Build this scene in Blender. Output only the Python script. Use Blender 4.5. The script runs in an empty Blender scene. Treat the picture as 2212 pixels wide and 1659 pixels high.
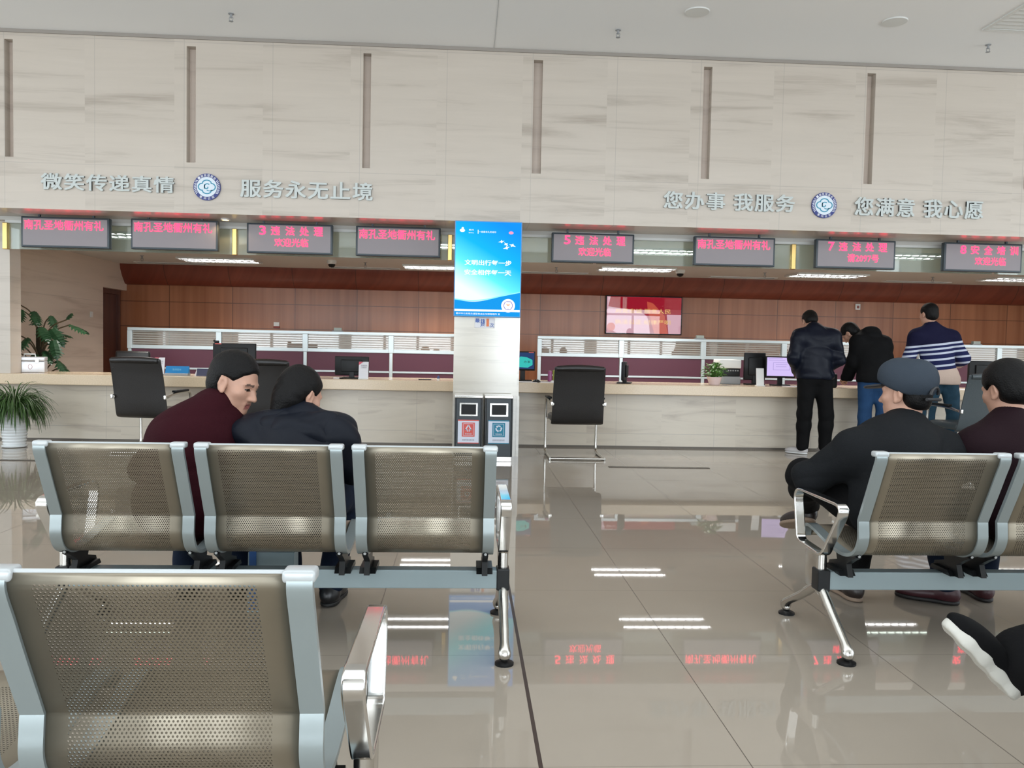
import bpy, bmesh, math, random
import numpy as np
from mathutils import Vector, Matrix
random.seed(7)
PI = math.pi
scene = bpy.context.scene
COL = scene.collection

# ------------------------------------------------------------------ camera
cam_d = bpy.data.cameras.new('camera')
cam_o = bpy.data.objects.new('camera', cam_d)
COL.objects.link(cam_o)
R_ = Vector((0.99825111, -0.05557906, 0.02014172))
D_ = Vector((0.01754733, -0.04677889, -0.99875113))
F_ = Vector((0.05645185, 0.99735786, -0.04572181))
M = Matrix((R_, -D_, -F_)).transposed().to_4x4()
M.translation = Vector((0, 0, 1.2))
cam_o.matrix_world = M
cam_d.sensor_width = 36.0
cam_d.lens = 1793.99 / 2212 * 36.0
cam_d.clip_start = 0.05
cam_d.clip_end = 200
scene.camera = cam_o

# ------------------------------------------------------------------ view, world, daylight
vs = scene.view_settings
vs.view_transform = 'Standard'
vs.look = 'None'
vs.gamma = 1
vs.use_curve_mapping = False
vs.exposure = -0.06
scene.cycles.use_denoising = True
scene.cycles.max_bounces = 8
scene.cycles.transparent_max_bounces = 16
scene.cycles.sample_clamp_indirect = 6
scene.cycles.caustics_reflective = False
scene.cycles.caustics_refractive = False

world = bpy.data.worlds.new('sky')
scene.world = world
world.use_nodes = True
bg = world.node_tree.nodes['Background']
bg.inputs[0].default_value = (0.80, 0.90, 1.0, 1)
bg.inputs[1].default_value = 1.2


def area_light(name, loc, rot, sx, sy, power, color):
    d = bpy.data.lights.new(name, 'AREA')
    d.shape = 'RECTANGLE'
    d.size = sx
    d.size_y = sy
    d.energy = power
    d.color = color
    o = bpy.data.objects.new(name, d)
    COL.objects.link(o)
    o.location = loc
    o.rotation_euler = rot
    return o


HALL_X0, HALL_X1, HALL_Y0 = -11.0, 12.0, -9.0
CEIL_Z, SOFFIT_Z, INNER_Z = 4.363, 2.53, 2.49
# daylight through the glazed rear facade (five bays) and the side windows of the hall
BAYS = [-6.95, -2.55, 2.8, 7.2]
for bx in BAYS:
    area_light('window_daylight', (bx, HALL_Y0 + 0.06, 1.975), (PI / 2, 0, 0), 3.9, 3.75, 330, (0.86, 0.94, 1.0))
for by in (-5.0, 0.0, 5.0):
    area_light('window_daylight', (HALL_X0 + 0.06, by, 2.2), (PI / 2, 0, -PI / 2), 3.6, 3.2, 130, (0.86, 0.94, 1.0))
    area_light('window_daylight', (HALL_X1 - 0.06, by, 2.2), (PI / 2, 0, PI / 2), 3.6, 3.2, 130, (0.86, 0.94, 1.0))

# added fill lamp over the waiting area; the ceiling has no opening here
area_light('added_ceiling_fill', (0.5, 2.2, CEIL_Z - 0.02), (0, 0, 0), 18.0, 4.5, 330, (0.88, 0.95, 1.0))


# ------------------------------------------------------------------ materials
def new_mat(name):
    m = bpy.data.materials.new(name)
    m.use_nodes = True
    nt = m.node_tree
    return m, nt, nt.nodes['Principled BSDF']


def plain(name, col, rough=0.5, metal=0.0, spec=0.5, coat=0.0, bump=0.0, bscale=60.0, emit=None, estr=1.0, var=0.0, vscale=8.0, sheen=0.0):
    m, nt, p = new_mat(name)
    p.inputs['Base Color'].default_value = (*col, 1)
    p.inputs['Roughness'].default_value = rough
    p.inputs['Metallic'].default_value = metal
    p.inputs['Specular IOR Level'].default_value = spec
    p.inputs['Coat Weight'].default_value = coat
    p.inputs['Coat Roughness'].default_value = 0.08
    p.inputs['Sheen Weight'].default_value = sheen
    if emit:
        p.inputs['Emission Color'].default_value = (*emit, 1)
        p.inputs['Emission Strength'].default_value = estr
    if bump or var:
        tc = nt.nodes.new('ShaderNodeTexCoord')
        if var:
            n = nt.nodes.new('ShaderNodeTexNoise')
            n.inputs['Scale'].default_value = vscale
            n.inputs['Detail'].default_value = 5
            nt.links.new(tc.outputs['Object'], n.inputs['Vector'])
            mx = nt.nodes.new('ShaderNodeMix')
            mx.data_type = 'RGBA'
            mx.inputs[6].default_value = (*[c * (1 - var) for c in col], 1)
            mx.inputs[7].default_value = (*[min(1, c * (1 + var)) for c in col], 1)
            nt.links.new(n.outputs['Fac'], mx.inputs[0])
            nt.links.new(mx.outputs[2], p.inputs['Base Color'])
        if bump:
            n2 = nt.nodes.new('ShaderNodeTexNoise')
            n2.inputs['Scale'].default_value = bscale
            n2.inputs['Detail'].default_value = 3
            nt.links.new(tc.outputs['Object'], n2.inputs['Vector'])
            b = nt.nodes.new('ShaderNodeBump')
            b.inputs['Strength'].default_value = bump
            b.inputs['Distance'].default_value = 0.01
            nt.links.new(n2.outputs['Fac'], b.inputs['Height'])
            nt.links.new(b.outputs['Normal'], p.inputs['Normal'])
    return m


def emission(name, col, strength):
    m = bpy.data.materials.new(name)
    m.use_nodes = True
    nt = m.node_tree
    nt.nodes.clear()
    o = nt.nodes.new('ShaderNodeOutputMaterial')
    e = nt.nodes.new('ShaderNodeEmission')
    e.inputs[0].default_value = (*col, 1)
    e.inputs[1].default_value = strength
    nt.links.new(e.outputs[0], o.inputs[0])
    return m


def N(nt, t, **k):
    n = nt.nodes.new(t)
    for a, v in k.items():
        setattr(n, a, v)
    return n


def math_n(nt, op, a, b=None, c=None):
    n = nt.nodes.new('ShaderNodeMath')
    n.operation = op
    for i, v in enumerate((a, b, c)):
        if v is None:
            continue
        if isinstance(v, (int, float)):
            n.inputs[i].default_value = v
        else:
            nt.links.new(v, n.inputs[i])
    return n.outputs[0]


def near(nt, sock, val, half):
    """1 where |sock - val| < half"""
    return math_n(nt, 'LESS_THAN', math_n(nt, 'ABSOLUTE', math_n(nt, 'SUBTRACT', sock, val)), half)


def mixc(nt, fac, a, b):
    mx = nt.nodes.new('ShaderNodeMix')
    mx.data_type = 'RGBA'
    for i, v in ((0, fac), (6, a), (7, b)):
        if isinstance(v, tuple):
            mx.inputs[i].default_value = (*v, 1)
        elif isinstance(v, (int, float)):
            mx.inputs[i].default_value = v
        else:
            nt.links.new(v, mx.inputs[i])
    return mx.outputs[2]


def stone(name, base, vein, rough=0.35, swirl=0.6, joints_x=None, joints_z=None, sx=0.35, sz=5.0, coat=0.0, seam=(0.36, 0.33, 0.30)):
    """travertine with horizontal wood-like veins, each slab shifted; joints at world x / z"""
    m, nt, p = new_mat(name)
    tc = N(nt, 'ShaderNodeTexCoord')
    sep = N(nt, 'ShaderNodeSeparateXYZ')
    nt.links.new(tc.outputs['Object'], sep.inputs[0])
    X, Y, Z = sep.outputs
    # slab index -> shift of the vein pattern
    slab = math_n(nt, 'FLOOR', math_n(nt, 'DIVIDE', math_n(nt, 'ADD', X, 100.0 - 0.24), 0.912))
    shift = math_n(nt, 'MULTIPLY', slab, 3.71)
    comb = N(nt, 'ShaderNodeCombineXYZ')
    nt.links.new(math_n(nt, 'MULTIPLY', math_n(nt, 'ADD', X, Y), sx), comb.inputs[0])
    nt.links.new(shift, comb.inputs[1])
    nt.links.new(math_n(nt, 'MULTIPLY', Z, sz), comb.inputs[2])
    n1 = N(nt, 'ShaderNodeTexNoise')
    n1.inputs['Scale'].default_value = 1.3
    n1.inputs['Detail'].default_value = 7
    n1.inputs['Roughness'].default_value = 0.62
    n1.inputs['Distortion'].default_value = swirl
    nt.links.new(comb.outputs[0], n1.inputs['Vector'])
    r = N(nt, 'ShaderNodeValToRGB')
    r.color_ramp.elements[0].position = 0.28
    r.color_ramp.elements[0].color = (*vein, 1)
    r.color_ramp.elements[1].position = 0.47
    r.color_ramp.elements[1].color = (*base, 1)
    e = r.color_ramp.elements.new(0.72)
    e.color = (*[min(1, c * 1.08) for c in base], 1)
    nt.links.new(n1.outputs['Fac'], r.inputs[0])
    col = r.outputs[0]
    n2 = N(nt, 'ShaderNodeTexNoise')
    n2.inputs['Scale'].default_value = 1.1
    nt.links.new(tc.outputs['Object'], n2.inputs['Vector'])
    col = mixc(nt, math_n(nt, 'MULTIPLY', n2.outputs['Fac'], 0.35), col, tuple(c * f for c, f in zip(base, (0.98, 0.93, 0.88))))
    mask = None
    if joints_x:
        x0, dx = joints_x
        f = math_n(nt, 'FRACT', math_n(nt, 'DIVIDE', math_n(nt, 'ADD', X, 100 * dx - x0), dx))
        mask = math_n(nt, 'LESS_THAN', math_n(nt, 'MINIMUM', f, math_n(nt, 'SUBTRACT', 1.0, f)), 0.0035 / dx)
    for z in (joints_z or []):
        k = near(nt, Z, z, 0.003)
        mask = k if mask is None else math_n(nt, 'MAXIMUM', mask, k)
    if mask is not None:
        col = mixc(nt, math_n(nt, 'MULTIPLY', mask, 0.45), col, seam)
    nt.links.new(col, p.inputs['Base Color'])
    p.inputs['Roughness'].default_value = rough
    p.inputs['Coat Weight'].default_value = coat
    p.inputs['Coat Roughness'].default_value = 0.12
    return m


def wood(name, c1, c2, rough=0.35, jx=None, jz=None, seam=(0.03, 0.012, 0.008)):
    m, nt, p = new_mat(name)
    tc = N(nt, 'ShaderNodeTexCoord')
    sep = N(nt, 'ShaderNodeSeparateXYZ')
    nt.links.new(tc.outputs['Object'], sep.inputs[0])
    X, Y, Z = sep.outputs
    comb = N(nt, 'ShaderNodeCombineXYZ')
    nt.links.new(math_n(nt, 'MULTIPLY', math_n(nt, 'ADD', X, Y), 9.0), comb.inputs[0])
    nt.links.new(math_n(nt, 'MULTIPLY', Z, 0.25), comb.inputs[2])
    if jx:
        nt.links.new(math_n(nt, 'MULTIPLY', math_n(nt, 'FLOOR', math_n(nt, 'DIVIDE', math_n(nt, 'ADD', X, 100 * jx[1] - jx[0]), jx[1])), 5.3), comb.inputs[1])
    n1 = N(nt, 'ShaderNodeTexNoise')
    n1.inputs['Scale'].default_value = 1.0
    n1.inputs['Detail'].default_value = 5
    nt.links.new(comb.outputs[0], n1.inputs['Vector'])
    r = N(nt, 'ShaderNodeValToRGB')
    r.color_ramp.elements[0].position = 0.32
    r.color_ramp.elements[0].color = (*c1, 1)
    r.color_ramp.elements[1].position = 0.66
    r.color_ramp.elements[1].color = (*c2, 1)
    nt.links.new(n1.outputs['Fac'], r.inputs[0])
    col = r.outputs[0]
    mask = None
    if jx:
        f = math_n(nt, 'FRACT', math_n(nt, 'DIVIDE', math_n(nt, 'ADD', X, 100 * jx[1] - jx[0]), jx[1]))
        mask = math_n(nt, 'LESS_THAN', math_n(nt, 'MINIMUM', f, math_n(nt, 'SUBTRACT', 1.0, f)), 0.006 / jx[1])
    for z in (jz or []):
        k = near(nt, Z, z, 0.006)
        mask = k if mask is None else math_n(nt, 'MAXIMUM', mask, k)
    if mask is not None:
        col = mixc(nt, math_n(nt, 'MULTIPLY', mask, 0.7), col, seam)
    nt.links.new(col, p.inputs['Base Color'])
    p.inputs['Roughness'].default_value = rough
    return m


def floor_material():
    m, nt, p = new_mat('polished_floor_tile')
    tc = N(nt, 'ShaderNodeTexCoord')
    sep = N(nt, 'ShaderNodeSeparateXYZ')
    nt.links.new(tc.outputs['Object'], sep.inputs[0])
    X, Y, Z = sep.outputs
    n = N(nt, 'ShaderNodeTexNoise')
    n.inputs['Scale'].default_value = 3.0
    n.inputs['Detail'].default_value = 6
    nt.links.new(tc.outputs['Object'], n.inputs['Vector'])
    col = mixc(nt, n.outputs['Fac'], (0.335, 0.289, 0.236), (0.368, 0.322, 0.266))
    right = math_n(nt, 'GREATER_THAN', X, 0.2355)
    xs = math_n(nt, 'ADD', X, math_n(nt, 'ADD', math_n(nt, 'MULTIPLY', right, -0.8476 + -0.369), 0.369 + 81.3))
    f = math_n(nt, 'FRACT', math_n(nt, 'DIVIDE', xs, 0.813))
    jx = math_n(nt, 'LESS_THAN', math_n(nt, 'MINIMUM', f, math_n(nt, 'SUBTRACT', 1.0, f)), 0.0016 / 0.813)
    f2 = math_n(nt, 'FRACT', math_n(nt, 'DIVIDE', math_n(nt, 'ADD', Y, 86 - 3.17), 0.86))
    jy = math_n(nt, 'LESS_THAN', math_n(nt, 'MINIMUM', f2, math_n(nt, 'SUBTRACT', 1.0, f2)), 0.0016 / 0.86)
    gap = near(nt, X, 0.2355, 0.0065)
    col = mixc(nt, math_n(nt, 'MULTIPLY', jx, 0.85), col, (0.055, 0.042, 0.032))
    col = mixc(nt, math_n(nt, 'MULTIPLY', jy, 0.35), col, (0.06, 0.05, 0.04))
    col = mixc(nt, gap, col, (0.045, 0.028, 0.022))
    nt.links.new(col, p.inputs['Base Color'])
    rgh = math_n(nt, 'ADD', 0.022, math_n(nt, 'MULTIPLY', math_n(nt, 'MAXIMUM', gap, jx), 0.4))
    nt.links.new(rgh, p.inputs['Roughness'])
    p.inputs['Specular IOR Level'].default_value = 0.42
    return m


def glass_material(name, tint, refl=1.0, rough=0.02, diffuse_mix=0.0):
    m = bpy.data.materials.new(name)
    m.use_nodes = True
    nt = m.node_tree
    nt.nodes.clear()
    o = N(nt, 'ShaderNodeOutputMaterial')
    tr = N(nt, 'ShaderNodeBsdfTransparent')
    tr.inputs[0].default_value = (*tint, 1)
    gl = N(nt, 'ShaderNodeBsdfGlossy')
    gl.inputs['Roughness'].default_value = rough
    gl.inputs[0].default_value = (refl, refl, refl, 1)
    fr = N(nt, 'ShaderNodeFresnel')
    fr.inputs[0].default_value = 1.5
    mx = N(nt, 'ShaderNodeMixShader')
    nt.links.new(math_n(nt, 'MULTIPLY', fr.outputs[0], 1.8), mx.inputs[0])
    nt.links.new(tr.outputs[0], mx.inputs[1])
    nt.links.new(gl.outputs[0], mx.inputs[2])
    out = mx.outputs[0]
    if diffuse_mix:  # mixes an even pale diffuse share over the glass
        df = N(nt, 'ShaderNodeBsdfDiffuse')
        df.inputs[0].default_value = (0.60, 0.68, 0.62, 1)
        m2 = N(nt, 'ShaderNodeMixShader')
        m2.inputs[0].default_value = diffuse_mix
        nt.links.new(out, m2.inputs[1])
        nt.links.new(df.outputs[0], m2.inputs[2])
        out = m2.outputs[0]
    nt.links.new(out, o.inputs[0])
    return m


def perforated():
    """sheet steel with a hexagonal field of round holes, laid out in the sheet's own UV metres"""
    m, nt, p = new_mat('perforated_steel')
    uv = N(nt, 'ShaderNodeUVMap')
    uv.uv_map = 'UVMap'
    sep = N(nt, 'ShaderNodeSeparateXYZ')
    nt.links.new(uv.outputs[0], sep.inputs[0])
    U, V = sep.outputs[0], sep.outputs[1]
    a, b = 0.0076, 0.0076 * 1.732

    def dots(off):
        fu = math_n(nt, 'SUBTRACT', math_n(nt, 'FRACT', math_n(nt, 'ADD', math_n(nt, 'DIVIDE', U, a), off)), 0.5)
        fv = math_n(nt, 'SUBTRACT', math_n(nt, 'FRACT', math_n(nt, 'ADD', math_n(nt, 'DIVIDE', V, b), off)), 0.5)
        du = math_n(nt, 'MULTIPLY', fu, a)
        dv = math_n(nt, 'MULTIPLY', fv, b)
        return math_n(nt, 'SQRT', math_n(nt, 'ADD', math_n(nt, 'MULTIPLY', du, du), math_n(nt, 'MULTIPLY', dv, dv)))
    d = math_n(nt, 'MINIMUM', dots(0.0), dots(0.5))
    hole = math_n(nt, 'LESS_THAN', d, 0.00205)
    inu = math_n(nt, 'MULTIPLY', math_n(nt, 'GREATER_THAN', U, 0.045), math_n(nt, 'LESS_THAN', U, 0.395))
    inv = math_n(nt, 'MULTIPLY', math_n(nt, 'GREATER_THAN', V, 0.045), math_n(nt, 'LESS_THAN', V, 0.86))
    hole = math_n(nt, 'MULTIPLY', hole, math_n(nt, 'MULTIPLY', inu, inv))
    nt.links.new(math_n(nt, 'SUBTRACT', 1.0, hole), p.inputs['Alpha'])
    tc = N(nt, 'ShaderNodeTexCoord')
    n = N(nt, 'ShaderNodeTexNoise')
    n.inputs['Scale'].default_value = 9
    n.inputs['Detail'].default_value = 4
    nt.links.new(tc.outputs['Object'], n.inputs['Vector'])
    nt.links.new(mixc(nt, n.outputs['Fac'], (0.285, 0.250, 0.192), (0.34, 0.302, 0.238)), p.inputs['Base Color'])
    p.inputs['Metallic'].default_value = 0.85
    p.inputs['Roughness'].default_value = 0.36
    return m


MT = {}
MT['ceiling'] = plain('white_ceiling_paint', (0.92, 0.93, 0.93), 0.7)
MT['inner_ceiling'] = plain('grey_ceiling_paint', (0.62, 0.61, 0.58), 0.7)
MT['floor'] = floor_material()
MT['stone'] = stone('fascia_travertine', (0.550, 0.494, 0.432), (0.37, 0.320, 0.272), 0.26, 0.5, (-4.813, 0.913), [3.005, 4.30])
MT['slot'] = stone('slot_travertine', (0.62, 0.53, 0.465), (0.49, 0.41, 0.36), 0.45, 0.4)
MT['stone_side'] = stone('side_wall_travertine', (0.70, 0.62, 0.54), (0.52, 0.44, 0.37), 0.4, 0.5, None, [0.9, 1.8])
MT['stone_column'] = stone('pillar_travertine', (0.60, 0.56, 0.48), (0.44, 0.40, 0.34), 0.22, 0.4, None, [1.19], 0.6, 7.0, coat=1.0)
MT['stone_column'].node_tree.nodes['Principled BSDF'].inputs['Coat IOR'].default_value = 1.8
MT['stone_counter'] = stone('counter_front_travertine', (0.60, 0.54, 0.45), (0.40, 0.34, 0.28), 0.28, 1.6, (0.63, 1.2), [0.17], 0.5, 4.0, coat=0.25)
MT['counter_top'] = plain('speckled_beige_marble', (0.66, 0.52, 0.36), 0.22, 0, 0.5, 0.3, var=0.16, vscale=70)
MT['wood'] = wood('cherry_panelling', (0.29, 0.105, 0.046), (0.41, 0.165, 0.078), 0.30, (0.24, 1.1), [1.86, 1.42])
MT['wood_shaded'] = wood('shaded_cherry_cornice', (0.16, 0.033, 0.018), (0.21, 0.048, 0.026), 0.4, (0.24, 1.1))  # panelling wood darkened: shade of the downward-facing cornice put into its colour
MT['wood_door'] = wood('dark_door_veneer', (0.075, 0.022, 0.014), (0.105, 0.034, 0.02), 0.35)
MT['alu'] = plain('pale_aluminium_profile', (0.60, 0.67, 0.69), 0.32, 0.25)
MT['burgundy'] = plain('burgundy_fabric_panel', (0.105, 0.028, 0.050), 0.55, bump=0.15, bscale=300)
MT['glass'] = glass_material('green_tinted_glass', (0.80, 0.87, 0.82), 1.0, diffuse_mix=0.20)
MT['pglass'] = glass_material('partition_glass', (0.86, 0.87, 0.84), 1.0, diffuse_mix=0.15)
MT['stripe'] = plain('frosted_stripe', (0.40, 0.37, 0.34), 0.6)
MT['gold'] = plain('brushed_gold', (0.70, 0.48, 0.18), 0.25, 0.9)
MT['white'] = plain('white_plastic', (0.75, 0.75, 0.73), 0.4)
MT['white_trim'] = plain('white_painted_metal', (0.72, 0.73, 0.71), 0.4)
MT['dark'] = plain('dark_plastic', (0.011, 0.012, 0.013), 0.45, spec=0.25)
MT['black'] = plain('black_plastic', (0.006, 0.006, 0.0065), 0.4, spec=0.25)
MT['grey'] = plain('grey_plastic', (0.30, 0.31, 0.32), 0.45)
MT['vent_dark'] = plain('vent_shadow_gap', (0.03, 0.028, 0.026), 0.7)
MT['bezel'] = plain('blue_grey_bezel', (0.035, 0.050, 0.062), 0.4)
MT['chrome'] = plain('polished_chrome', (0.80, 0.79, 0.77), 0.12, 1.0)
MT['steel'] = plain('satin_chrome', (0.62, 0.60, 0.56), 0.22, 1.0)
MT['frame'] = plain('silver_painted_frame', (0.30, 0.345, 0.35), 0.30, 0.35)
MT['cap_end'] = plain('pale_end_cap', (0.50, 0.53, 0.54), 0.3, 0.2)
MT['beam'] = plain('grey_blue_beam_paint', (0.285, 0.355, 0.375), 0.35, 0.1)
MT['cast'] = plain('black_cast_bracket', (0.008, 0.009, 0.010), 0.35, spec=0.3)
MT['perf'] = perforated()
MT['leather'] = plain('black_leather', (0.010, 0.009, 0.009), 0.28, spec=0.55, bump=0.25, bscale=220)
MT['leather_grey'] = plain('grey_black_leather', (0.050, 0.064, 0.071), 0.33, bump=0.25, bscale=220)
MT['tube'] = emission('lit_fluorescent_tube', (1.0, 0.99, 0.97), 20.0)
MT['warm_lamp'] = emission('warm_spot_lamp', (1.0, 0.62, 0.25), 12.0)
MT['louver'] = plain('louvre_reflector', (0.40, 0.40, 0.40), 0.6)
MT['led_face'] = plain('unlit_led_matrix', (0.275, 0.25, 0.265), 0.5)
MT['led_text'] = emission('lit_red_led', (1.0, 0.026, 0.075), 6.0)
MT['letter'] = plain('satin_metal_letter', (0.50, 0.535, 0.52), 0.35, 0.15)
MT['logo_white'] = plain('emblem_white_enamel', (0.70, 0.78, 0.86), 0.3)
MT['logo_navy'] = plain('emblem_navy_enamel', (0.018, 0.030, 0.20), 0.3)
MT['logo_teal'] = plain('emblem_teal_enamel', (0.02, 0.26, 0.40), 0.3)
MT['logo_text'] = plain('emblem_ring_text', (0.72, 0.74, 0.80), 0.4)
MT['paper'] = plain('white_paper', (0.74, 0.73, 0.76), 0.6)
MT['pink'] = plain('pink_print', (0.60, 0.10, 0.14), 0.6)
MT['grey_print'] = plain('grey_print', (0.30, 0.28, 0.32), 0.6)
MT['blue_sign'] = plain('bright_blue_sign', (0.015, 0.22, 0.52), 0.35)
MT['navy_card'] = plain('navy_card', (0.045, 0.05, 0.10), 0.45)
MT['red_label'] = plain('red_label_print', (0.62, 0.09, 0.075), 0.4)
MT['teal_label'] = plain('teal_label_print', (0.01, 0.19, 0.30), 0.4)
MT['label_white'] = plain('label_sheet', (0.62, 0.66, 0.76), 0.3)
MT['bin'] = plain('charcoal_bin_steel', (0.035, 0.042, 0.048), 0.35, 0.3)
MT['bin_dark'] = plain('bin_dark_side', (0.010, 0.011, 0.012), 0.4)
MT['alu_case'] = plain('ribbed_aluminium_case', (0.62, 0.62, 0.64), 0.35, 0.5)
MT['red_mark'] = plain('faded_red_mark', (0.42, 0.18, 0.18), 0.5)
MT['pot_white'] = plain('glazed_white_ceramic', (0.74, 0.77, 0.78), 0.15, coat=0.4)
MT['pot_pink'] = plain('pinkish_white_pot', (0.72, 0.56, 0.54), 0.3)
MT['leaf_dark'] = plain('dark_green_leaf', (0.018, 0.060, 0.024), 0.35, var=0.5, vscale=9)
MT['leaf_mid'] = plain('mid_green_leaf', (0.040, 0.092, 0.018), 0.45, var=0.5, vscale=14)
MT['leaf_bright'] = plain('bright_green_leaf', (0.055, 0.17, 0.015), 0.4, var=0.45, vscale=20)
MT['stem'] = plain('brown_stem', (0.10, 0.07, 0.035), 0.6)
MT['soil'] = plain('potting_soil', (0.03, 0.02, 0.013), 0.9)
MT['screen_blue'] = emission('desktop_screen', (0.03, 0.06, 0.16), 1.0)
MT['screen_teal'] = emission('screen_teal_picture', (0.05, 0.55, 0.50), 1.0)
MT['screen_lilac'] = emission('lilac_software_window', (0.62, 0.50, 0.86), 1.15)
MT['screen_line'] = emission('software_window_lines', (0.34, 0.28, 0.60), 1.0)
MT['tv_red'] = emission('television_red_picture', (0.36, 0.012, 0.030), 1.0)
MT['tv_gold'] = emission('television_gold_text', (0.95, 0.62, 0.16), 1.0)
MT['tv_pale'] = emission('television_pale_ribbon', (0.72, 0.42, 0.50), 1.0)
MT['tv_orange'] = emission('television_orange_ribbon', (0.60, 0.10, 0.06), 1.0)
MT['cup_pink'] = plain('magenta_cup', (0.30, 0.06, 0.20), 0.3)
MT['cup_green'] = plain('lime_cup', (0.30, 0.36, 0.07), 0.3)
MT['blue_bottle'] = plain('small_blue_bottle', (0.06, 0.10, 0.26), 0.3)
MT['strip_metal'] = plain('dark_floor_strip', (0.10, 0.085, 0.07), 0.4, 0.4)
MT['bag_blue'] = plain('pale_blue_bag', (0.28, 0.38, 0.42), 0.5)
MT['bag_strap'] = plain('blue_bag_strap', (0.02, 0.10, 0.32), 0.5)

# ------------------------------------------------------------------ geometry helpers


class MB:
    def __init__(self):
        self.v, self.f, self.mi, self.uv = [], [], [], {}

    def add(self, vs_, fs_, mi=0):
        o = len(self.v)
        self.v += [tuple(p) for p in vs_]
        self.f += [tuple(i + o for i in f) for f in fs_]
        self.mi += [mi] * len(fs_)
        return self

    def box(self, x0, x1, y0, y1, z0, z1, mi=0):
        v = [(x, y, z) for z in (z0, z1) for y in (y0, y1) for x in (x0, x1)]
        return self.add(v, [(0, 2, 3, 1), (4, 5, 7, 6), (0, 1, 5, 4), (2, 6, 7, 3), (0, 4, 6, 2), (1, 3, 7, 5)], mi)

    def rbox(self, x0, x1, y0, y1, z0, z1, r=0.01, mi=0):
        """box with chamfered edges along all axes"""
        bm = bmesh.new()
        bmesh.ops.create_cube(bm, size=1)
        for v in bm.verts:
            v.co = Vector(((x0 + x1) / 2 + v.co.x * (x1 - x0), (y0 + y1) / 2 + v.co.y * (y1 - y0), (z0 + z1) / 2 + v.co.z * (z1 - z0)))
        bmesh.ops.bevel(bm, geom=bm.edges[:], offset=r, segments=3, affect='EDGES', profile=0.5)
        bm.verts.index_update()
        self.add([v.co[:] for v in bm.verts], [[v.index for v in f.verts] for f in bm.faces], mi)
        bm.free()
        return self

    def tube(self, pts, r, n=10, mi=0, closed=False, caps=True):
        pts = [Vector(p) for p in pts]
        rs = r if isinstance(r, (list, tuple)) else [r] * len(pts)
        L = len(pts)
        vs_, prev = [], None
        for i, p in enumerate(pts):
            a = pts[(i - 1) % L] if (closed or i) else p
            b = pts[(i + 1) % L] if (closed or i < L - 1) else p
            t = (b - a).normalized()
            if prev is None:
                u = t.orthogonal().normalized()
            else:
                u = (prev - t * prev.dot(t))
                u = u.normalized() if u.length > 1e-6 else t.orthogonal().normalized()
            prev = u
            w = t.cross(u)
            for k in range(n):
                an = 2 * PI * k / n
                vs_.append(p + (u * math.cos(an) + w * math.sin(an)) * rs[i])
        fs_ = []
        for i in range(L if closed else L - 1):
            j = (i + 1) % L
            for k in range(n):
                k2 = (k + 1) % n
                fs_.append((i * n + k, i * n + k2, j * n + k2, j * n + k))
        if caps and not closed:
            fs_.append(tuple(range(n - 1, -1, -1)))
            fs_.append(tuple((L - 1) * n + k for k in range(n)))
        return self.add(vs_, fs_, mi)

    def cyl(self, a, b, r, n=16, mi=0, r2=None):
        return self.tube([a, b], [r, r if r2 is None else r2], n, mi)

    def lathe(self, prof, cx=0, cy=0, cz=0, n=28, mi=0):
        vs_, fs_ = [], []
        for (r, z) in prof:
            for k in range(n):
                an = 2 * PI * k / n
                vs_.append((cx + r * math.cos(an), cy + r * math.sin(an), cz + z))
        for i in range(len(prof) - 1):
            for k in range(n):
                k2 = (k + 1) % n
                fs_.append((i * n + k, i * n + k2, (i + 1) * n + k2, (i + 1) * n + k))
        if prof[0][0] > 1e-5:
            fs_.append(tuple(range(n - 1, -1, -1)))
        if prof[-1][0] > 1e-5:
            fs_.append(tuple((len(prof) - 1) * n + k for k in range(n)))
        return self.add(vs_, fs_, mi)

    def prism(self, poly, y0, y1, mi=0):
        """outline in (x, z), extruded along y"""
        n = len(poly)
        ar = sum(poly[i][0] * poly[(i + 1) % n][1] - poly[(i + 1) % n][0] * poly[i][1] for i in range(n))
        if ar < 0:
            poly = poly[::-1]
        v = [(x, y0, z) for x, z in poly] + [(x, y1, z) for x, z in poly]
        f = [tuple(range(n)), tuple(range(2 * n - 1, n - 1, -1))]
        f += [(i, i + n, (i + 1) % n + n, (i + 1) % n) for i in range(n)]
        return self.add(v, f, mi)

    def yzprism(self, poly, x0, x1, mi=0):
        n = len(poly)
        v = [(x0, y, z) for y, z in poly] + [(x1, y, z) for y, z in poly]
        f = [tuple(range(n - 1, -1, -1)), tuple(range(n, 2 * n))]
        f += [(i, (i + 1) % n, (i + 1) % n + n, i + n) for i in range(n)]
        return self.add(v, f, mi)

    def strip_yz(self, pts, x0, x1, t, mi=0, closed=False):
        """flat bar of thickness t swept along a (y, z) path, x0..x1 wide"""
        L = len(pts)
        P = [Vector((0, p[0], p[1])) for p in pts]
        vs_ = []
        for i in range(L):
            a = P[(i - 1) % L] if (closed or i) else P[i]
            b = P[(i + 1) % L] if (closed or i < L - 1) else P[i]
            d = (b - a).normalized()
            nn = Vector((0, -d.z, d.y)) * (t / 2)
            for s, x in ((1, x0), (1, x1), (-1, x1), (-1, x0)):
                q = P[i] + nn * s
                vs_.append((x, q.y, q.z))
        fs_ = []
        for i in range(L if closed else L - 1):
            j = (i + 1) % L
            for k in range(4):
                k2 = (k + 1) % 4
                fs_.append((i * 4 + k, j * 4 + k, j * 4 + k2, i * 4 + k2))
        if not closed:
            fs_ += [(0, 1, 2, 3), ((L - 1) * 4 + 3, (L - 1) * 4 + 2, (L - 1) * 4 + 1, (L - 1) * 4)]
        return self.add(vs_, fs_, mi)

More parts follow.
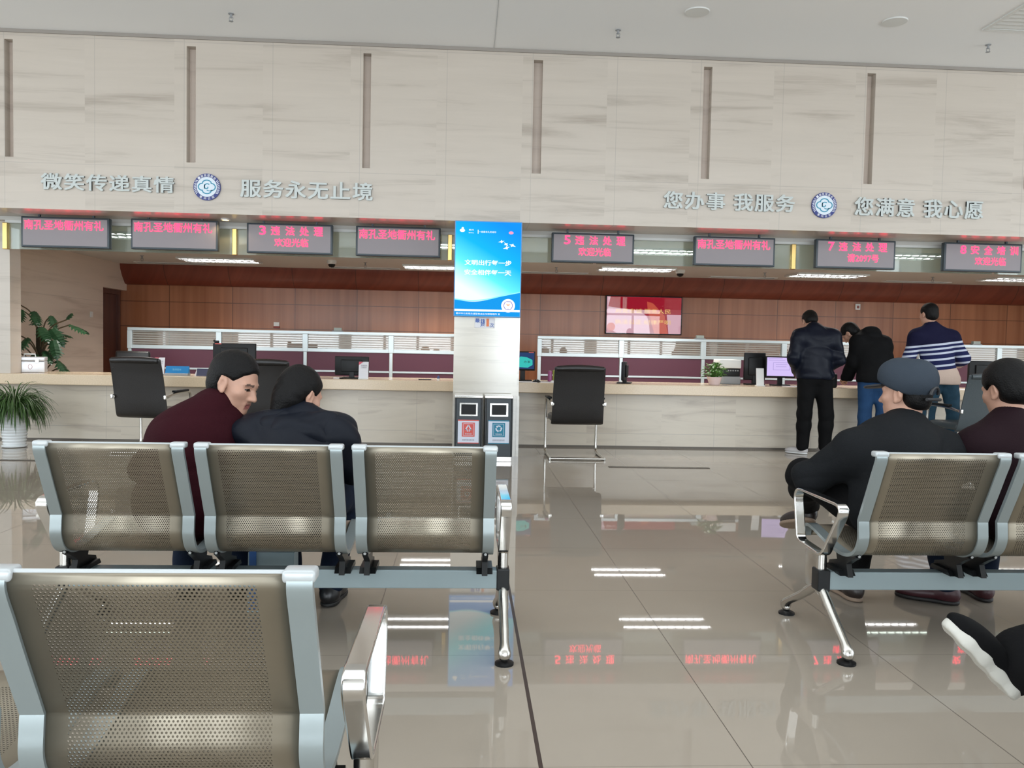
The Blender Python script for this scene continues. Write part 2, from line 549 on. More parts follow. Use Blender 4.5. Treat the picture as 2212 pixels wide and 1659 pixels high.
    def build(self, name, mats, parent=None, smooth=False, loc=None, angle=40):
        me = bpy.data.meshes.new(name)
        me.from_pydata(self.v, [], self.f)
        for m in (mats if isinstance(mats, (list, tuple)) else [mats]):
            me.materials.append(m)
        me.polygons.foreach_set('material_index', self.mi)
        bm = bmesh.new()
        bm.from_mesh(me)
        bmesh.ops.recalc_face_normals(bm, faces=bm.faces[:])
        bm.to_mesh(me)
        bm.free()
        if smooth:
            me.polygons.foreach_set('use_smooth', [True] * len(me.polygons))
            me.set_sharp_from_angle(angle=math.radians(angle))
        me.update()
        o = bpy.data.objects.new(name, me)
        COL.objects.link(o)
        if parent:
            o.parent = parent
        if loc:
            o.location = loc
        return o


def tag(o, label, cat, group=None):
    o['label'] = label
    o['category'] = cat
    if group:
        o['group'] = group
    return o


def thing(name, label, cat, loc=(0, 0, 0), rotz=0, group=None):
    o = bpy.data.objects.new(name, None)
    o.empty_display_size = 0.1
    COL.objects.link(o)
    o.location = loc
    o.rotation_euler = (0, 0, rotz)
    return tag(o, label, cat, group)


def struct(o):
    o['kind'] = 'structure'
    return o


def copy_thing(root, loc, rotz, label, group=None):
    r = root.copy()
    COL.objects.link(r)
    r.location = loc
    r.rotation_euler = (0, 0, rotz)
    r['label'] = label
    if group:
        r['group'] = group
    for ch in list(root.children):
        c = ch.copy()
        COL.objects.link(c)
        c.parent = r
        for g in list(ch.children):
            d = g.copy()
            COL.objects.link(d)
            d.parent = c
    return r


def text(name, s, w, h, cx, y, cz, mat, parent=None, bold=0.0, depth=0.0, keep=False, roty=0.0, gap=1.0):
    """lettering as a mesh, facing -Y, fitted into w x h centred on (cx, cz)"""
    cu = bpy.data.curves.new('tmp', 'FONT')
    cu.body = s
    cu.size = 1
    cu.offset = min(bold, 0.004)
    cu.space_character = gap
    cu.resolution_u = 2
    cu.extrude = 0.5 if depth else 0.0
    to = bpy.data.objects.new('tmp', cu)
    COL.objects.link(to)
    bpy.context.view_layer.update()
    me = bpy.data.meshes.new_from_object(to.evaluated_get(bpy.context.evaluated_depsgraph_get()))
    bpy.data.objects.remove(to)
    bpy.data.curves.remove(cu)
    n = len(me.vertices)
    co = np.empty(n * 3)
    me.vertices.foreach_get('co', co)
    co = co.reshape(-1, 3)
    fc = [tuple(p.vertices) for p in me.polygons]
    bpy.data.meshes.remove(me)
    if bold > 0.006:            # heavier strokes: the glyphs repeated a hair's breadth apart
        sh = [(0, 0), (bold, bold * 0.6), (-bold, -bold * 0.6), (bold, -bold * 0.6), (-bold, bold * 0.6)]
        co = np.concatenate([co + np.array([dx, dy, 0.0]) for dx, dy in sh])
        fc = [tuple(i + k * n for i in f) for k in range(len(sh)) for f in fc]
        layer = np.repeat(np.arange(len(sh)), n) * 0.00008
    else:
        layer = np.zeros(n)
    mn, mx = co.min(0), co.max(0)
    sx = w / max(1e-6, mx[0] - mn[0])
    sz = h / max(1e-6, mx[1] - mn[1])
    if keep:
        sx = sz = min(sx, sz)
    X = (co[:, 0] - (mn[0] + mx[0]) / 2) * sx
    Z = (co[:, 1] - (mn[1] + mx[1]) / 2) * sz
    if roty:
        c, s_ = math.cos(roty), math.sin(roty)
        X, Z = X * c + Z * s_, -X * s_ + Z * c
    out = np.stack([cx + X, y - co[:, 2] * depth - layer, cz + Z], 1)
    me = bpy.data.meshes.new(name)
    me.from_pydata(out.tolist(), [], fc)
    me.name = name
    me.polygons.foreach_set('use_smooth', [False] * len(me.polygons))
    me.materials.clear()
    me.materials.append(mat)
    me.update()
    o = bpy.data.objects.new(name, me)
    COL.objects.link(o)
    if parent:
        o.parent = parent
    return o


def disc_poly(cx, cz, r, n=32, rz=None):
    return [(cx + r * math.cos(2 * PI * k / n), cz + (rz or r) * math.sin(2 * PI * k / n)) for k in range(n)]


def ribbon_xz(mb, pts, w, y, t, mi=0, closed=False):
    """flat stroke of width w drawn in the xz plane at depth y, t thick"""
    L = len(pts)
    P = [Vector((p[0], p[1])) for p in pts]
    lo, hi = [], []
    for i in range(L):
        a = P[(i - 1) % L] if (closed or i) else P[i]
        b = P[(i + 1) % L] if (closed or i < L - 1) else P[i]
        d = (b - a).normalized()
        nn = Vector((-d.y, d.x)) * (w / 2)
        lo.append(P[i] - nn)
        hi.append(P[i] + nn)
    v = []
    for i in range(L):
        v += [(lo[i].x, y, lo[i].y), (hi[i].x, y, hi[i].y), (hi[i].x, y - t, hi[i].y), (lo[i].x, y - t, lo[i].y)]
    f = []
    for i in range(L if closed else L - 1):
        j = (i + 1) % L
        for k in range(4):
            k2 = (k + 1) % 4
            f.append((i * 4 + k, i * 4 + k2, j * 4 + k2, j * 4 + k))
    mb.add(v, f, mi)


def smooth_path(pts, sub=6):
    """Catmull-Rom through 2-D or 3-D points"""
    P = [np.array(p, float) for p in pts]
    P = [2 * P[0] - P[1]] + P + [2 * P[-1] - P[-2]]
    out = []
    for i in range(1, len(P) - 2):
        for k in range(sub):
            t = k / sub
            a, b, c, d = P[i - 1:i + 3]
            out.append(0.5 * ((2 * b) + (-a + c) * t + (2 * a - 5 * b + 4 * c - d) * t * t + (-a + 3 * b - 3 * c + d) * t ** 3))
    out.append(P[-2])
    return [tuple(p) for p in out]


# ------------------------------------------------------------------ the hall shell
mb = MB().box(HALL_X0 - 0.2, HALL_X1 + 0.2, HALL_Y0 - 0.2, 15.4, -0.1, 0.0)
struct(mb.build('floor', MT['floor']))
struct(MB().box(HALL_X0 - 0.2, HALL_X1 + 0.2, HALL_Y0 - 0.2, 9.62, CEIL_Z, CEIL_Z + 0.1).build('ceiling', MT['ceiling']))

# front wall: travertine fascia over the counter opening, with vertical slots
SLOTS = [(-6.64, -6.545), (-4.808, -4.722), (-2.962, -2.868), (-1.132, -1.050), (0.676, 0.773), (2.520, 2.613), (4.335, 4.430), (6.16, 6.255), (8.0, 8.09)]
mb = MB()
mb.box(HALL_X0, HALL_X1, 9.0, 9.62, SOFFIT_Z, 3.058)
mb.box(HALL_X0, HALL_X1, 9.0, 9.62, 4.258, CEIL_Z)
e = [HALL_X0] + [q for s in SLOTS for q in s] + [HALL_X1]
for i in range(0, len(e), 2):
    mb.box(e[i], e[i + 1], 9.0, 9.62, 3.058, 4.258)
for a, b in SLOTS:
    mb.box(a, b, 9.10, 9.5, 3.058, 4.258, 1)
struct(mb.build('wall_front', [MT['stone'], MT['slot']]))
struct(MB().box(HALL_X0, HALL_X1, 8.985, 9.0, CEIL_Z - 0.035, CEIL_Z, 0).build('trim_1', plain('painted_ceiling_shade', (0.30, 0.27, 0.24), 0.6)))  # dark strip paints the shade under the ceiling onto the wall

# side and rear walls of the hall with their glazing bars
for nm, x0, x1, sgn in (('wall_left', HALL_X0 - 0.2, HALL_X0, 1), ('wall_right', HALL_X1, HALL_X1 + 0.2, -1)):
    mb = MB()
    mb.box(x0, x1, HALL_Y0, 9.62, 0, 0.6)
    mb.box(x0, x1, HALL_Y0, 9.62, 3.8, CEIL_Z)
    ys = [HALL_Y0, -6.8, -3.2, -1.8, 1.8, 3.2, 6.8, 9.62]
    for i in range(0, 8, 2):
        mb.box(x0, x1, ys[i], ys[i + 1], 0.6, 3.8)
    struct(mb.build(nm, MT['ceiling']))
mb = MB()
mb.box(HALL_X0, HALL_X1, HALL_Y0 - 0.2, HALL_Y0, 0, 0.1)
mb.box(HALL_X0, HALL_X1, HALL_Y0 - 0.2, HALL_Y0, 3.85, CEIL_Z)
xs = [HALL_X0] + [q for b in BAYS for q in (b - 1.95, b + 1.95)] + [HALL_X1]
for i in range(0, len(xs), 2):
    mb.box(xs[i], xs[i + 1], HALL_Y0 - 0.2, HALL_Y0, 0.1, 3.85)
struct(mb.build('wall_back', MT['ceiling']))
mb = MB()
for b in BAYS:
    for dx in (-0.65, 0.65):
        mb.box(b + dx - 0.05, b + dx + 0.05, HALL_Y0 + 0.07, HALL_Y0 + 0.13, 0.1, 3.85)
    mb.box(b - 1.95, b + 1.95, HALL_Y0 + 0.07, HALL_Y0 + 0.13, 2.75, 2.85)
struct(mb.build('trim_2', MT['grey']))

# room behind the counter
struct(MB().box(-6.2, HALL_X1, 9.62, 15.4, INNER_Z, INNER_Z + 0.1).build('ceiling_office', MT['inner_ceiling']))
mb = MB()
mb.box(-6.2, HALL_X1, 15.1, 15.3, 0, INNER_Z)
struct(mb.build('wall_office_back', MT['wood']))
mb = MB().yzprism([(15.1, 2.15), (15.02, 2.16), (14.90, 2.28), (14.82, 2.40), (14.80, INNER_Z), (15.1, INNER_Z)], -5.999, HALL_X1)
struct(mb.build('trim_3', MT['wood_shaded'], smooth=True))
mb = MB()
mb.box(-6.2, -6.0, 9.951, 14.14, 0, INNER_Z)
mb.box(-6.2, -6.0, 14.14, 15.1, 2.04, INNER_Z)
struct(mb.build('wall_office_left', MT['stone_side']))
mb = MB()
mb.box(-6.2, -6.14, 14.14, 15.1, 0, 2.04)
dr = struct(mb.build('door_1', MT['wood_door']))
MB().box(-6.14, -6.10, 14.16, 14.24, 0, 2.04).box(-6.14, -6.10, 15.0, 15.08, 0, 2.04).box(-6.14, -6.10, 14.24, 15.0, 1.96, 2.04).build('door_frame', MT['wood_door'], dr)
MB().tube([(-6.14, 14.30, 1.02), (-6.08, 14.30, 1.02), (-6.08, 14.42, 1.02)], 0.01).build('door_handle', MT['steel'], dr)
struct(MB().box(HALL_X1, HALL_X1 + 0.2, 9.62, 15.4, 0, INNER_Z).build('wall_office_right', MT['stone_side']))
# jamb at the left end of the counter
struct(MB().box(HALL_X0, -5.15, 9.72, 9.95, 0.776, SOFFIT_Z).box(HALL_X0, -6.0, 9.72, 9.95, 0, 0.776).build('wall_jamb_left', MT['stone']))

# pillar in front of the counter
pil = struct(MB().box(-0.128, 0.582, 8.97, 9.62, 0, SOFFIT_Z).build('pillar', MT['stone_column']))
MB().box(0.56, 0.590, 8.962, 8.99, 0, 0.66).build('corner_strip', MT['stone_column'], pil)

# glass transom over the counter with gold posts
tr = MB().box(-5.15, HALL_X1, 9.63, 9.70, INNER_Z - 0.03, SOFFIT_Z).build('window_1', MT['white_trim'])
struct(tr)
POSTS = [-5.14, -2.63, -0.2, 1.48, 3.825, 6.28, 8.75]
for i in range(len(POSTS)):
    b = POSTS[i + 1] if i + 1 < len(POSTS) else HALL_X1
    MB().box(POSTS[i] + 0.02, b - 0.02, 9.645, 9.655, 2.172, INNER_Z - 0.03).build('glass_pane', MT['glass'], tr)
for px in POSTS:
    if px in (1.48, 6.28):
        continue
    MB().rbox(px - 0.026, px + 0.026, 9.60, 9.66, 2.165, INNER_Z - 0.03, 0.006).build('gold_post', MT['gold'], tr)

# service counter
sc = thing('service_counter', 'long beige marble service counter running across the whole hall', 'counter', (0, 9.9, 0))
cx0, cx1 = -5.98, 11.5
o = MB().rbox(cx0, cx1, 9.70 - 9.9, 10.52 - 9.9, 0.655, 0.775, 0.008).build('countertop', MT['counter_top'], sc)
o = MB().box(cx0, cx1, 9.915 - 9.9, 9.99 - 9.9, 0.0, 0.655).build('front_panel', MT['stone_counter'], sc)
MB().box(cx0, cx1, 9.90 - 9.9, 9.915 - 9.9, 0.022, 0.17).build('plinth', MT['stone_counter'], sc)
MB().box(cx0, cx1, 9.898 - 9.9, 9.914 - 9.9, 0.0, 0.022).build('kick_strip', MT['strip_metal'], sc)
MB().box(cx0, cx1, 9.99 - 9.9, 10.03 - 9.9, 0, 0.655).box(cx0, cx1, 10.45 - 9.9, 10.50 - 9.9, 0, 0.655).build('back_panel', MT['stone_counter'], sc)

# ------------------------------------------------------------------ ceiling fittings
DL = [((2.109, 7.824), 'recessed round downlight near the middle of the white hall ceiling'), ((4.027, 7.85), 'recessed round downlight beside the ceiling vent')]
dl0 = None
for (x, y), lab in DL:
    if dl0 is None:
        t = thing('downlight', lab, 'ceiling light', (x, y, CEIL_Z), 0, 'downlights in the hall ceiling')
        MB().lathe([(0.078, -0.012), (0.112, -0.010), (0.118, 0.0), (0.078, 0.0)]).build('trim_ring', MT['white_trim'], t, True)
        MB().lathe([(0.079, -0.009), (0.060, -0.006), (0.0, -0.005)]).build('reflector', plain('dim_reflector', (0.02, 0.022, 0.022), 0.4, 0.0), t, True)
        dl0 = t
    else:
        copy_thing(dl0, (x, y, CEIL_Z), 0, lab)


def sprinkler(loc, lab, group, h=0.075):
    t = thing('sprinkler_head', lab, 'sprinkler', loc, 0, group)
    MB().lathe([(0.028, 0), (0.028, -0.006), (0.012, -0.008), (0.010, -h * 0.4), (0.016, -h * 0.45), (0.010, -h * 0.55)], n=14).tube([(-0.018, 0, -h * 0.5), (-0.016, 0, -h * 0.85), (0, 0, -h * 0.97)], 0.0035, 6).tube([(0.018, 0, -h * 0.5), (0.016, 0, -h * 0.85), (0, 0, -h * 0.97)], 0.0035, 6).build('body', MT['grey'], t, True)
    MB().lathe([(0.0, -h), (0.022, -h), (0.022, -h + 0.003), (0.0, -h + 0.003)], n=14).build('deflector', MT['grey'], t)
    return t


sprinkler((-2.327, 8.35, CEIL_Z), 'small sprinkler head on the hall ceiling, leftmost of three', 'sprinklers in the hall ceiling', 0.075)
sprinkler((1.46, 8.35, CEIL_Z), 'small sprinkler head on the hall ceiling, middle one of three', 'sprinklers in the hall ceiling', 0.075)
sprinkler((5.26, 8.33, CEIL_Z), 'small sprinkler head on the hall ceiling below the square vent', 'sprinklers in the hall ceiling', 0.075)

t = thing('ceiling_vent', 'square louvred air vent in the hall ceiling near the right edge', 'vent', (5.55, 7.35, CEIL_Z))
mb = MB()
for a in ((-0.6, 0.6, -0.6, -0.56), (-0.6, 0.6, 0.56, 0.6), (-0.6, -0.56, -0.56, 0.56), (0.56, 0.6, -0.56, 0.56)):
    mb.box(*a, -0.012, 0)
mb.build('frame', MT['white_trim'], t)
mb = MB()
for k in range(14):
    y = -0.54 + k * 0.083
    mb.yzprism([(y, -0.002), (y + 0.06, -0.014), (y + 0.064, -0.010), (y + 0.006, 0.0)], -0.56, 0.56)
mb.build('louvre', MT['white_trim'], t)
struct(MB().box(0.243, 0.249, 2.0, 8.985, CEIL_Z - 0.003, CEIL_Z).build('trim_4', plain('ceiling_joint_line', (0.50, 0.51, 0.52), 0.7)))

# fluorescent fittings in the office ceiling
LIGHTS = [(-3.95, 13.62, 'fluorescent louvre light above the far left of the office'), (-0.45, 13.9, 'fluorescent louvre light just left of the pillar, far row'),
          (2.72, 13.35, 'fluorescent louvre light above the television'), (5.98, 13.6, 'fluorescent louvre light above the two bowed men'),
          (9.25, 13.45, 'fluorescent louvre light at the far right end of the office'),
          (-3.95, 10.65, 'fluorescent louvre light behind the glass above the leftmost red signs'), (-0.45, 10.85, 'fluorescent louvre light behind the glass left of the pillar'),
          (2.72, 10.85, 'fluorescent louvre light behind the glass right of the pillar'), (5.6, 10.65, 'fluorescent louvre light behind the glass near the seventh sign'),
          (8.6, 10.65, 'fluorescent louvre light behind the glass beyond the eighth sign')]
li0 = None
for x, y, lab in LIGHTS:
    if li0 is None:
        t = thing('ceiling_light', lab, 'ceiling light', (x, y, INNER_Z), 0, 'louvre lights in the office ceiling')
        mb = MB()
        for a in ((-0.6, 0.6, -0.3, -0.285), (-0.6, 0.6, 0.285, 0.3), (-0.6, -0.585, -0.285, 0.285), (0.585, 0.6, -0.285, 0.285)):
            mb.box(*a, -0.03, 0)
        mb.build('frame', MT['white_trim'], t)
        mb = MB().box(-0.585, 0.585, -0.285, 0.285, -0.006, 0)
        for k in range(11):
            mb.box(-0.55 + k * 0.11 - 0.002, -0.55 + k * 0.11 + 0.002, -0.285, 0.285, -0.028, -0.006)
        mb.build('louvre', MT['louver'], t)
        for dy in (-0.16, 0.16):
            MB().cyl((-0.575, dy, -0.018), (0.575, dy, -0.018), 0.0065, 10).build('tube', MT['tube'], t)
        li0 = t
    else:
        copy_thing(li0, (x, y, INNER_Z), 0, lab)
    # the louvres throw the lamp's light downwards
    la = area_light('louvre_light', (x, y, INNER_Z - 0.034), (0, 0, 0), 1.1, 0.5, 34, (1.0, 0.97, 0.92))
    la.data.spread = 2.1

# linear air slots in the office ceiling along the back wall
v0 = None
for x, lab in ((-5.0, 'dark linear air diffuser in the office ceiling at far left'), (-1.75, 'dark linear air diffuser in the office ceiling, second from the left'),
               (1.5, 'dark linear air diffuser in the office ceiling right of the pillar'), (4.85, 'dark linear air diffuser in the office ceiling, right of the television'),
               (8.0, 'dark linear air diffuser in the office ceiling at far right')):
    if v0 is None:
        t = thing('air_diffuser', lab, 'vent', (x, 14.45, INNER_Z), 0, 'linear air diffusers in the office ceiling')
        MB().box(-0.6, 0.6, -0.09, -0.07, -0.012, 0).box(-0.6, 0.6, 0.07, 0.09, -0.012, 0).box(-0.6, -0.58, -0.07, 0.07, -0.012, 0).box(0.58, 0.6, -0.07, 0.07, -0.012, 0).build('frame', MT['white_trim'], t)
        MB().box(-0.58, 0.58, -0.07, 0.07, -0.004, 0).build('slot', MT['vent_dark'], t)
        v0 = t
    else:
        copy_thing(v0, (x, 14.45, INNER_Z), 0, lab)

for x, y, lab in ((-2.13, 13.3, 'white dome camera on the office ceiling left of the pillar'), (3.46, 13.4, 'white dome camera on the office ceiling above the television')):
    t = thing('dome_camera', lab, 'security camera', (x, y, INNER_Z), 0, 'dome cameras on the office ceiling')
    MB().lathe([(0.075, 0), (0.078, -0.03), (0.070, -0.055), (0.058, -0.06)], n=20).build('housing', MT['white'], t, True)
    MB().lathe([(0.056, -0.058), (0.052, -0.085), (0.036, -0.105), (0.0, -0.114)], n=20).build('dome', MT['black'], t, True)

for x, y, lab in ((-5.05, 13.3, 'tiny sprinkler on the office ceiling at far left'), (-1.63, 13.5, 'tiny sprinkler on the office ceiling left of the pillar'),
                  (1.45, 13.5, 'tiny sprinkler on the office ceiling right of the pillar'), (4.9, 13.5, 'tiny sprinkler on the office ceiling right of the television'),
                  (7.75, 13.5, 'tiny sprinkler on the office ceiling near the eighth sign')):
    sprinkler((x, y, INNER_Z), lab, 'sprinklers in the office ceiling', 0.09)

t = thing('spot_light', 'small warm lit spotlight under the soffit beside the second sign', 'spotlight', (-2.66, 9.36, SOFFIT_Z))
MB().lathe([(0.05, 0), (0.05, -0.012), (0.04, -0.014), (0.038, -0.006), (0.0, -0.006)], n=20).build('housing', MT['white_trim'], t, True)
MB().lathe([(0.0, -0.0075), (0.036, -0.0075), (0.036, -0.0065), (0.0, -0.0065)], n=20).build('lamp', MT['warm_lamp'], t)
sp = bpy.data.lights.new('spot_lamp_light', 'SPOT')
sp.energy = 6
sp.color = (1, 0.6, 0.28)
sp.spot_size = 2.4
sp.shadow_soft_size = 0.03
so = bpy.data.objects.new('spot_lamp_light', sp)
COL.objects.link(so)
so.location = (-2.66, 9.36, SOFFIT_Z - 0.03)

# ------------------------------------------------------------------ counter number signs
SIGN = [(-4.390, 2.340, '南孔圣地衢州有礼', None, 'red LED sign at the far left end, one line of eight characters'),
        (-3.222, 2.348, '南孔圣地衢州有礼', None, 'red LED sign lit by the warm spotlight, left of sign 3'),
        (-1.970, 2.338, '3违法处理', '欢迎光临', 'red LED sign numbered 3'),
        (-0.773, 2.338, '南孔圣地衢州有礼', None, 'red LED sign directly left of the pillar'),
        (1.420, 2.325, '5违法处理', '欢迎光临', 'red LED sign numbered 5'),
        (3.052, 2.330, '南孔圣地衢州有礼', None, 'red one line LED sign between signs 5 and 7'),
        (4.472, 2.335, '7违法处理', '请2097号', 'red LED sign numbered 7, calling ticket 2097'),
        (5.992, 2.338, '8安全培训', '欢迎光临', 'red LED sign numbered 8')]
for cx, cz, l1, l2, lab in SIGN:
    t = thing('led_sign', lab, 'sign', (cx, 9.4, cz), 0, 'red LED counter signs under the soffit')
    hw, hh = 0.470, 0.166
    mb = MB().rbox(-hw, hw, 0.0, 0.07, -hh, hh, 0.008)
    mb.build('casing', MT['bezel'], t, True)
    MB().box(-hw + 0.022, hw - 0.022, -0.003, 0.002, -hh + 0.022, hh - 0.020).build('matrix_face', MT['led_face'], t)
    for hx in (-0.29, 0.29):
        MB().box(hx - 0.01, hx + 0.01, 0.02, 0.05, hh, SOFFIT_Z - cz).build('hanger', MT['bezel'], t)
    if l2:
        s = [l1[0]] + list(l1[1:])
        xs = [-0.295, -0.155, 0.005, 0.16, 0.315]
        if '8' == l1[0]:
            xs = [x + 0.05 for x in xs]
        for ch, x in zip(s, xs):
            text('led_character', ch, 0.07 if ch.isdigit() else 0.098, 0.098, x, -0.005, 0.085, MT['led_text'], t, bold=0.008)
        text('led_line', l2, 0.37, 0.092, 0.02 if l1[0] in '35' else 0.085, -0.005, -0.042, MT['led_text'], t, bold=0.006)
    else:
        text('led_line', l1, 0.84, 0.104, -0.012, -0.005, 0.078, MT['led_text'], t, bold=0.005)

# ------------------------------------------------------------------ slogan letters and emblems on the fascia
MOTTO = [('微笑传递真情', -4.44, -3.08, 2.900, 2.728, 'row of grey metal characters left of the left emblem'), ('服务永无止境', -2.40, -1.015, 2.900, 2.710, 'row of grey metal characters right of the left emblem'),
         ('您办事 我服务', 2.113, 3.568, 2.912, 2.72, 'row of grey metal characters left of the right emblem'), ('您满意 我心愿', 4.237, 5.70, 2.912, 2.705, 'row of grey metal characters right of the right emblem')]
for s, x0, x1, z1, z0, lab in MOTTO:
    o = text('wall_lettering', s, x1 - x0, z1 - z0, 0, 0, 0, MT['letter'], None, bold=0.020, depth=0.022, gap=1.12)
    o.location = ((x0 + x1) / 2, 8.988, (z0 + z1) / 2)
    # characters spaced out along the row as on the wall
    tag(o, lab, 'lettering', 'slogans on the fascia')

for cx, cz, lab in ((-2.745, 2.805, 'round blue and white cloud emblem on the left half of the fascia'), (3.897, 2.810, 'round blue and white cloud emblem on the right half of the fascia')):
    t = thing('wall_emblem', lab, 'emblem', (cx, 9.0, cz), 0, 'emblems on the fascia')
    Rr = 0.140
    MB().prism(disc_poly(0, 0, Rr, 48), -0.018, 0.0).build('disc', MT['logo_navy'], t)
    MB().prism(disc_poly(0, 0, Rr * 0.745, 48), -0.021, -0.017).build('centre_field', MT['logo_white'], t)
    mb = MB()
    for s in (-1, 1):
        for k in range(9):
            a = PI / 2 + s * (PI / 2 + (k - 4) * 0.14)
            x, z = math.cos(a) * Rr * 0.87, math.sin(a) * Rr * 0.87
            dx, dz = -math.sin(a) * 0.006 + math.cos(a) * 0.012, math.cos(a) * 0.006 + math.sin(a) * 0.012
            ribbon_xz(mb, [(x - dx, z - dz), (x + dx, z + dz)], 0.007, -0.018, 0.002)
    mb.build('wheat_ears', MT['logo_text'], t)
    top, bot = '一窗受理服务', '衢州公安'
    for s, a0, da, fl in ((top, 2.30, -0.29, 0), (bot, -2.10, 0.36, 1)):
        for k, ch in enumerate(s):
            a = a0 + da * k
            text('ring_character', ch, 0.026, 0.026, math.cos(a) * Rr * 0.865, -0.0195, math.sin(a) * Rr * 0.865, MT['logo_text'], t, bold=0.01, roty=(PI / 2 - a) if not fl else (-PI / 2 - a))
    mb = MB()
    cl = []
    for k in range(64):
        a = 2 * PI * k / 64
        r = 0.056 + 0.022 * abs(math.cos(2 * a)) ** 0.7
        cl.append((r * 1.12 * math.cos(a), r * 0.90 * math.sin(a)))
    ribbon_xz(mb, cl, 0.011, -0.021, 0.002, 0, True)
    ribbon_xz(mb, [(0.036 * (1 - k / 26) * math.cos(0.8 + k * 0.3), 0.036 * (1 - k / 26) * math.sin(0.8 + k * 0.3)) for k in range(20)], 0.010, -0.021, 0.002)
    ribbon_xz(mb, [(-0.022, 0.026), (-0.024, -0.020)], 0.010, -0.021, 0.002)
    ribbon_xz(mb, [(0.0, -0.036), (0.03, -0.042), (0.06, -0.035)], 0.008, -0.021, 0.002)
    mb.build('cloud_mark', MT['logo_teal'], t)


# ------------------------------------------------------------------ light box on the pillar
def gradient_screen():
    m = bpy.data.materials.new('lit_blue_poster')
    m.use_nodes = True
    nt = m.node_tree
    nt.nodes.clear()
    o = N(nt, 'ShaderNodeOutputMaterial')
    e = N(nt, 'ShaderNodeEmission')
    tc = N(nt, 'ShaderNodeTexCoord')
    sep = N(nt, 'ShaderNodeSeparateXYZ')
    nt.links.new(tc.outputs['Object'], sep.inputs[0])
    X, _, Z = sep.outputs
    g = math_n(nt, 'ADD', math_n(nt, 'MULTIPLY', Z, 0.95), math_n(nt, 'MULTIPLY', X, 0.55))
    r = N(nt, 'ShaderNodeValToRGB')
    r.color_ramp.elements[0].position = 0.12
    r.color_ramp.elements[0].color = (0.88, 1.0, 1.0, 1)
    r.color_ramp.elements[1].position = 0.98
    r.color_ramp.elements[1].color = (0.010, 0.30, 0.98, 1)
    q = r.color_ramp.elements.new(0.36)
    q.color = (0.14, 0.90, 1.0, 1)
    q = r.color_ramp.elements.new(0.62)
    q.color = (0.012, 0.50, 1.0, 1)
    nt.links.new(math_n(nt, 'ADD', g, 0.44), r.inputs[0])
    nt.links.new(r.outputs[0], e.inputs[0])
    e.inputs[1].default_value = 1.15
    nt.links.new(e.outputs[0], o.inputs[0])
    return m


MT['poster'] = gradient_screen()
MT['poster_white'] = emission('poster_white_print', (0.95, 1.0, 1.0), 1.3)
MT['poster_blue'] = emission('poster_blue_print', (0.012, 0.34, 0.88), 1.1)
MT['poster_pale'] = emission('poster_pale_wave', (0.30, 0.90, 1.0), 1.2)
MT['poster_pink'] = emission('poster_pink_print', (0.95, 0.35, 0.55), 1.2)
MT['poster_purple'] = emission('poster_purple_print', (0.25, 0.20, 0.60), 1.1)
MT['poster_orange'] = emission('poster_orange_print', (0.95, 0.42, 0.20), 1.1)
t = thing('light_box', 'glowing blue poster light box mounted on the pillar', 'light box', (0.222, 8.97, 2.012))
w2, h2 = 0.358, 0.508
MB().rbox(-w2, w2, -0.07, 0.0, -h2, h2, 0.006).build('frame', plain('lightbox_edge', (0.10, 0.30, 0.60), 0.3), t)
MB().box(-w2 + 0.010, w2 - 0.010, -0.073, -0.069, -h2 + 0.010, h2 - 0.010).build('screen', MT['poster'], t)
X_ = lambda u: -w2 + 0.010 + u * (2 * w2 - 0.02)
Z_ = lambda v: h2 - 0.010 - v * (2 * h2 - 0.02)
wave = smooth_path([(X_(0), Z_(0.83)), (X_(0.25), Z_(0.85)), (X_(0.45), Z_(0.835)), (X_(0.7), Z_(0.79)), (X_(1), Z_(0.745))], 8)
MB().prism(wave + [(X_(1), Z_(1)), (X_(0), Z_(1))], -0.0745, -0.073).build('wave', MT['poster_blue'], t)
mb = MB()
ribbon_xz(mb, smooth_path([(X_(0), Z_(0.825)), (X_(0.25), Z_(0.84)), (X_(0.5), Z_(0.82)), (X_(0.7), Z_(0.785)), (X_(1), Z_(0.738))], 8), 0.012, -0.0745, 0.001)
mb.build('wave_edge', MT['poster_pale'], t)
mb = MB()
mb.box(X_(0), X_(1), -0.0755, -0.0745, Z_(0.952), Z_(0.930))
mb.box(X_(0.335), X_(0.345), -0.0755, -0.073, Z_(0.125), Z_(0.085))
for u, v, s, a in ((0.70, 0.205, 1, 0.4), (0.775, 0.23, 1, 2.4), (0.87, 0.24, 1.1, 2.9), (0.78, 0.27, 1.1, 0.5)):
    pts = []
    for q, r in ((0, 0.034), (0.5, 0.012), (1.1, 0.026), (2.0, 0.012), (2.9, 0.036), (3.5, 0.012), (4.6, 0.020), (5.5, 0.012)):
        pts.append((X_(u) + s * r * math.cos(q + a), Z_(v) + s * r * 0.8 * math.sin(q + a)))
    mb.prism(pts, -0.0745, -0.073)
mb.prism(disc_poly(X_(0.10), Z_(0.095), 0.028, 20, 0.017), -0.0745, -0.073)
mb.prism(disc_poly(X_(0.105), Z_(0.072), 0.012, 16), -0.0745, -0.073)
mb.build('white_shapes', MT['poster_white'], t)
text('headline', '文明出行每一步', 0.50, 0.058, X_(0.50), -0.076, Z_(0.432), MT['poster_white'], t, bold=0.024)
text('headline', '安全相伴每一天', 0.50, 0.058, X_(0.50), -0.076, Z_(0.535), MT['poster_white'], t, bold=0.024)
text('caption', '一座最有礼的城市', 0.185, 0.020, X_(0.485), -0.076, Z_(0.106), MT['poster_white'], t, bold=0.004)
text('caption', '衢州', 0.05, 0.016, X_(0.235), -0.076, Z_(0.088), MT['poster_white'], t)
text('caption', '衢州有礼', 0.055, 0.012, X_(0.235), -0.076, Z_(0.118), MT['poster_white'], t)
